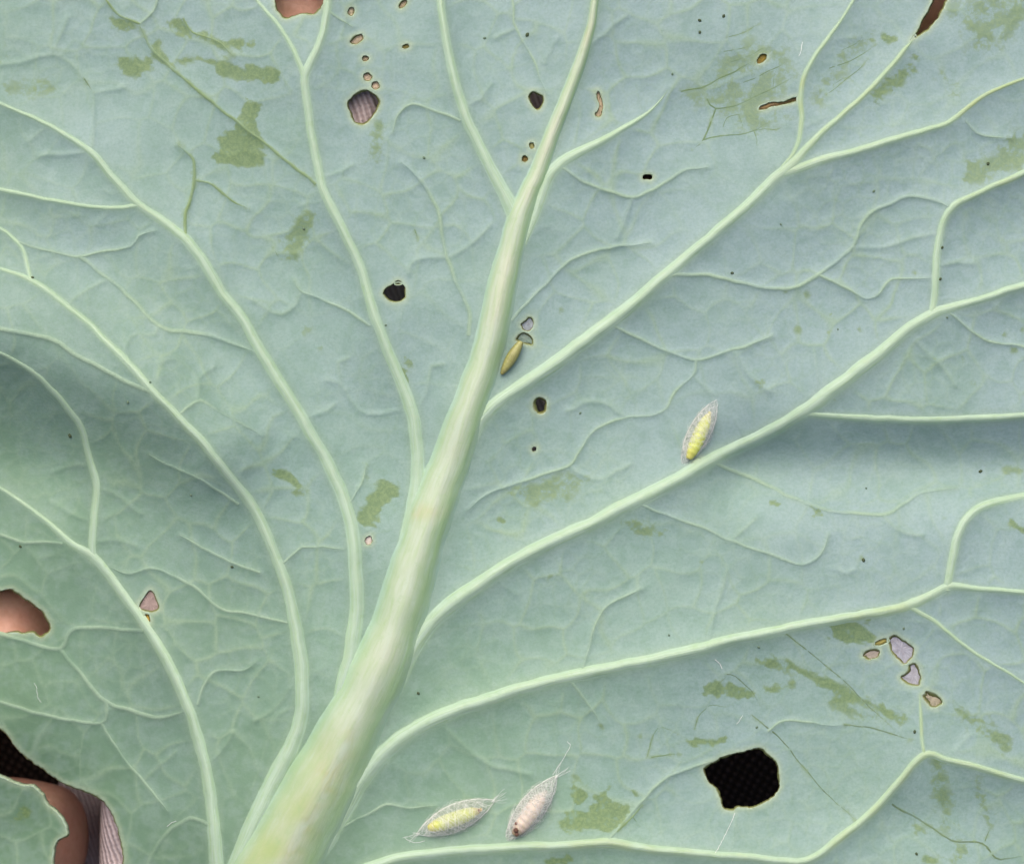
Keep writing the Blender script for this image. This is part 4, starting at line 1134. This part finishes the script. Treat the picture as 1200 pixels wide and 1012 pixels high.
def cocoon(p0, p1, w, q0, q1, pw, cols, label, film, threads, dots=(), plabel=None, rise=1.2):
    cx, cy = (p0[0] + p1[0]) / 2, (p0[1] + p1[1]) / 2
    L = math.hypot(p1[0] - p0[0], p1[1] - p0[1])
    ang = math.atan2(-(p1[1] - p0[1]), p1[0] - p0[0])
    z0, z1, zc = zat(*p0), zat(*p1), zat(cx, cy)
    root = empty('moth_cocoon', tuple(to_m([(cx, cy)], [zc])[0]))
    root.rotation_euler = (0, -math.atan2((z1 - z0) * 0.5, L), ang)
    tag(root, label, 'cocoon', None)
    h = w * rise
    # pupa
    qL = math.hypot(q1[0] - q0[0], q1[1] - q0[1])
    c0, c1, c2 = (lin(*c) for c in cols)          # tail, body, head
    def cf(s, a):
        c = c1.copy()
        c = c + (c0 - c) * np.clip(1 - s / 0.25, 0, 1)
        c = c + (c2 - c) * np.clip((s - 0.80) / 0.2, 0, 1)
        ring = 0.5 + 0.5 * math.cos(s * 2 * math.pi * 9)
        c = c * (0.88 + 0.12 * (1 - ring ** 3))
        if abs(math.cos(a)) > 0.86: c = c * 0.92
        return c
    pu = lathe('pupa', qL, pupa_prof(pw), cf, M_PUPA, root, 56, 22)
    qcx, qcy = (q0[0] + q1[0]) / 2 - cx, -((q0[1] + q1[1]) / 2 - cy)
    ca, sa = math.cos(-ang), math.sin(-ang)
    lx, ly = qcx * ca - qcy * sa, qcx * sa + qcy * ca
    qa = math.atan2(-(q1[1] - q0[1]), q1[0] - q0[0]) - ang
    pu.location = (lx * U, ly * U, pw * 0.95 * U)
    pu.rotation_euler = (0, 0, qa)
    if plabel: pu['label'] = plabel
    for (s, t, r, c) in dots:
        d = lathe('dark_spot', r * 2, lambda q, r=r: r * math.sqrt(max(0, 1 - (2 * q - 1) ** 2)), lambda s_, a_: lin(*c), M_FRASS, pu, 10, 10)
        rad = pupa_prof(pw)(s)
        d.location = ((s - 0.5) * qL * U, rad * t * U, rad * math.sqrt(max(0, 1 - t * t)) * 0.97 * U)
    # film of silk: half spindle open towards the leaf
    if film is not None:
        V, F = [], []
        nr, nc = 36, 15
        rr = random.Random(int(cx))
        for i in range(nr + 1):
            s = i / nr
            r = spindle(s, w, 0.8)
            for j in range(nc):
                a = math.pi * j / (nc - 1)
                k = 1 + 0.05 * math.sin(11 * s + 5 * a) + rr.uniform(-0.02, 0.02)
                V.append(((s - 0.5) * L * U, math.cos(a) * r * k * U, (math.sin(a) * max(r * rise, 0.6) * k + 0.5) * U))
        for i in range(nr):
            for j in range(nc - 1):
                F.append((i * nc + j, (i + 1) * nc + j, (i + 1) * nc + j + 1, i * nc + j + 1))
        mesh_obj('silk_film', V, F, film, root, True)
        paths = []
        def pt(s, a, k=1.03):
            r = spindle(s, w, 0.8)
            return ((s - 0.5) * L * U, math.cos(a) * r * k * U, (abs(math.sin(a)) * max(r * rise, 0.6) * k + 0.6) * U)
        for q in range(threads):
            turns = rr.uniform(0.3, 1.9) * rr.choice((-1, 1)); ph = rr.uniform(0, 6.28); s0 = rr.uniform(0, 0.25); s1 = rr.uniform(0.7, 1.0)
            kk = rr.uniform(0.95, 1.12) if q % 4 else rr.uniform(1.1, 1.32)
            paths.append(([pt(s0 + (s1 - s0) * i / 40, ph + turns * 6.28 * i / 40 + 0.25 * math.sin(i * 0.7 + q), kk + 0.06 * math.sin(i * 1.3 + q * 2.1)) for i in range(41)], rr.uniform(0.03, 0.075) * U))
        for q in range(10):        # bundles along both lower edges
            sgn = -1 if q % 2 else 1; off = rr.uniform(0, 0.5)
            paths.append(([pt(0.0 + i / 40, (0.05 + off * 0.35) if sgn > 0 else math.pi - 0.05 - off * 0.35, rr.uniform(1.0, 1.06)) for i in range(41)], rr.uniform(0.06, 0.14) * U))
        for q in range(22):        # guy threads spreading from both tips onto the leaf
            e = -1 if q % 2 else 1
            ln = rr.uniform(8, 22); da = rr.uniform(-0.5, 0.5)
            x0 = e * L * 0.46
            paths.append(([((x0 + e * ln * i / 6 * math.cos(da)) * U, (ln * i / 6 * math.sin(da) + 0.6 * math.sin(i + q)) * U, (1.6 - 0.12 * i) * U) for i in range(7)], 0.09 * U))
        V, F = tube(paths, 0)
        mesh_obj('silk_threads', V, F, M_SILK, root, True)
    return root

cocoon((797, 549), (841, 466), 12.5, (806, 538), (832, 482), 8.2, [(190, 186, 104), (196, 206, 100), (198, 188, 100)],
       'lacy white cocoon with a yellow green pupa beside a tiny black hole on a vein', M_FILM, 90)
cocoon((488, 977), (580, 937), 15.5, (502, 969), (566, 946), 9.0, [(192, 186, 92), (190, 202, 106), (198, 160, 98)],
       'lacy white cocoon with an orange headed yellow pupa near the foot of the midrib', M_FILM, 100, [(0.93, 0.25, 1.5, (120, 70, 40)), (0.93, -0.55, 1.0, (140, 90, 50))])
cocoon((591, 988), (653, 908), 15.0, (602, 977), (640, 925), 10.0, [(140, 116, 104), (200, 184, 172), (196, 188, 178)],
       'denser whitish cocoon with a pale pink pupa, its end against the lowest vein', M_FILM_DENSE, 120, [(0.10, 0.3, 3.2, (96, 72, 62)), (0.20, 0.75, 2.0, (120, 88, 76)), (0.05, -0.2, 2.4, (110, 84, 74))])

def bare_pupa():
    p0, p1 = (587.5, 439), (611, 400)
    cx, cy = (p0[0] + p1[0]) / 2, (p0[1] + p1[1]) / 2
    L = math.hypot(p1[0] - p0[0], p1[1] - p0[1])
    root = empty('moth_pupa', tuple(to_m([(cx, cy)], [zat(cx, cy)])[0]))
    root.rotation_euler = (0, 0, math.atan2(-(p1[1] - p0[1]), p1[0] - p0[0]))
    tag(root, 'bare olive yellow pupa lying by the midrib with its end at a double bite hole', 'pupa')
    w = 6.6
    def pf(s):
        return w * math.sin(math.pi * min(0.97, 0.04 + s * 0.86)) ** 0.72 * (1 + 0.006 * math.sin(s * 55)) if 0 < s < 1 else 0.3
    def cf(s, a):
        c = lin(148, 148, 94)
        c = c + (lin(100, 98, 58) - c) * (0.7 * abs(math.cos(a)) ** 3)
        c = c + (lin(118, 112, 66) - c) * np.clip(1 - s / 0.25, 0, 1) * 0.7
        return c * (0.97 + 0.03 * math.sin(s * 55))
    b = lathe('body', L, pf, cf, M_PUPA, root, 60, 22)
    b.location = (0, 0, 5.5 * U)
    paths = []
    for q in range(4):
        t = -0.6 + 0.4 * q
        paths.append(([((i / 20 - 0.5) * L * 0.8 * U, pf(i / 20) * t * 0.7 * U, (5.5 + pf(i / 20) * math.sqrt(1 - (t * .7) ** 2)) * U) for i in range(3, 18)], 0.22 * U))
    V, F = tube(paths, 0)
    mesh_obj('wing_seams', V, F, M_PUPA, root, True, np.tile(lin(120, 118, 70), (len(V), 1)))
bare_pupa()

# ------------------------------------------------------------------ stray silk
def silk(pts, r, label):
    r *= 0.5
    L = catmull(pts, 3)
    z = fields(L[:, :2])[0]
    w = RNG.uniform(-0.5, 0.5, (len(L), 2))
    P = to_m(L[:, :2] + w, z + r + 0.4)
    V, F = tube([(list(map(tuple, P)), r * U)], 0, 5)
    o = mesh_obj('silk_thread', V, F, M_SILK, None, True)
    tag(o, label, 'silk thread')
silk([(861, 952), (856, 965), (846, 985), (838, 1000)], 0.45, 'white silk thread from the big black hole down to the lowest vein')
silk([(648, 908), (655, 896), (664, 882), (668, 872), (664, 868)], 0.45, 'loose white silk wisp beyond the tip of the whitish cocoon')
silk([(40, 800), (43, 806), (44, 816), (48, 823)], 0.35, 'fine white silk hair on the lower lobe above the torn gap')
silk([(196, 968), (202, 963), (207, 961)], 0.5, 'short white silk hair beside the vein loop near the leaf corner')
silk([(838, 772), (844, 778), (846, 783)], 0.6, 'short white silk tuft just below the long lower vein')
silk([(863, 848), (868, 842), (871, 838)], 0.4, 'short white silk hair above the big black hole')
silk([(936, 66), (939, 58), (940, 50)], 0.5, 'white silk hair beside the grazed patch and thin olive vein')
silk([(474, 981), (485, 987), (498, 985)], 0.4, 'loose white silk strand below the cocoon with the yellow pupa')

# ------------------------------------------------------------------ frass specks
def frass_mesh(rgb, tone):
    V, F = [], []
    r = random.Random(3)
    nr, nc = 6, 8
    for i in range(nr + 1):
        a = math.pi * i / nr
        for j in range(nc):
            b = 2 * math.pi * j / nc
            k = 1 + r.uniform(-0.18, 0.18)
            V.append((1.25 * math.cos(a) * k, math.sin(a) * math.cos(b) * k, math.sin(a) * math.sin(b) * k * 0.8))
    for i in range(nr):
        for j in range(nc):
            F.append((i * nc + j, i * nc + (j + 1) % nc, (i + 1) * nc + (j + 1) % nc, (i + 1) * nc + j))
    me = bpy.data.meshes.new('frass_pellet')
    me.from_pydata(V, [], F)
    me.polygons.foreach_set('use_smooth', np.ones(len(F), bool))
    a = me.color_attributes.new('pigment', 'FLOAT_COLOR', 'POINT')
    c = np.ones((len(V), 4), np.float32); c[:, :3] = lin(*rgb)
    a.data.foreach_set('color', c.ravel())
    me.materials.append(M_FRASS)
    return me
FM = frass_mesh((74, 86, 64), 'dark'); FM2 = frass_mesh((104, 124, 104), 'pale')
SPECKS = [(82, 510, 2.6), (820, 24, 2), (820, 38, 1.8), (848, 19, 2), (618, 41, 2.4), (827, 253, 1.7), (858, 320, 1.8), (1104, 290, 1.8), (1102, 327, 1.8), (1149, 552, 2.2),
          (1012, 656, 2.2), (1158, 192, 2), (1072, 857, 2), (930, 932, 1.6), (887, 852, 1.6), (1074, 1000, 1.8), (490, 812, 1.8), (834, 776, 1.6), (889, 758, 1.5), (889, 768, 1.3),
          (497, 185, 1.7), (508, 191, 1.5), (452, 381, 1.4), (593, 370, 1.6), (356, 268, 1.7), (38, 325, 1.8), (150, 471, 1.7), (82, 357, 1.5), (176, 448, 1.5), (24, 640, 1.9),
          (272, 664, 1.8), (235, 698, 1.4), (224, 580, 1.5), (650, 314, 1.5), (1110, 372, 1.3), (862, 957, 1.5), (1059, 736, 1.6), (1059, 745, 1.4), (303, 816, 1.4),
          (465, 68, 1.3), (568, 45, 1.7), (640, 85, 1.3), (788, 87, 1.5), (776, 117, 1.3), (982, 386, 1.1), (1157, 411, 1.3), (680, 484, 1.4), (720, 652, 1.6), (1015, 572, 1.3), (896, 586, 1.7), (784, 744, 1.3), (900, 26, 1.1), (1024, 224, 1.7), (1066, 221, 1.7), (915, 263, 1.3)]
for k, (x, y, r) in enumerate(SPECKS):
    if r < 1.8 and k % 2: continue
    dark_ = r >= 1.8
    o = bpy.data.objects.new('frass_pellet', FM if dark_ else FM2)
    COL.objects.link(o)
    o.location = tuple(to_m([(x, y)], [zat(x, y) + r * 0.12])[0])
    o.scale = (r * 0.85 * U,) * 3
    o.rotation_euler = (0, 0, random.uniform(0, 6.28))
    tag(o, 'tiny dark frass speck stuck to the leaf surface' if dark_ else 'very small grey green frass speck on the leaf surface', 'frass', 'dark frass specks' if dark_ else 'grey green frass specks')
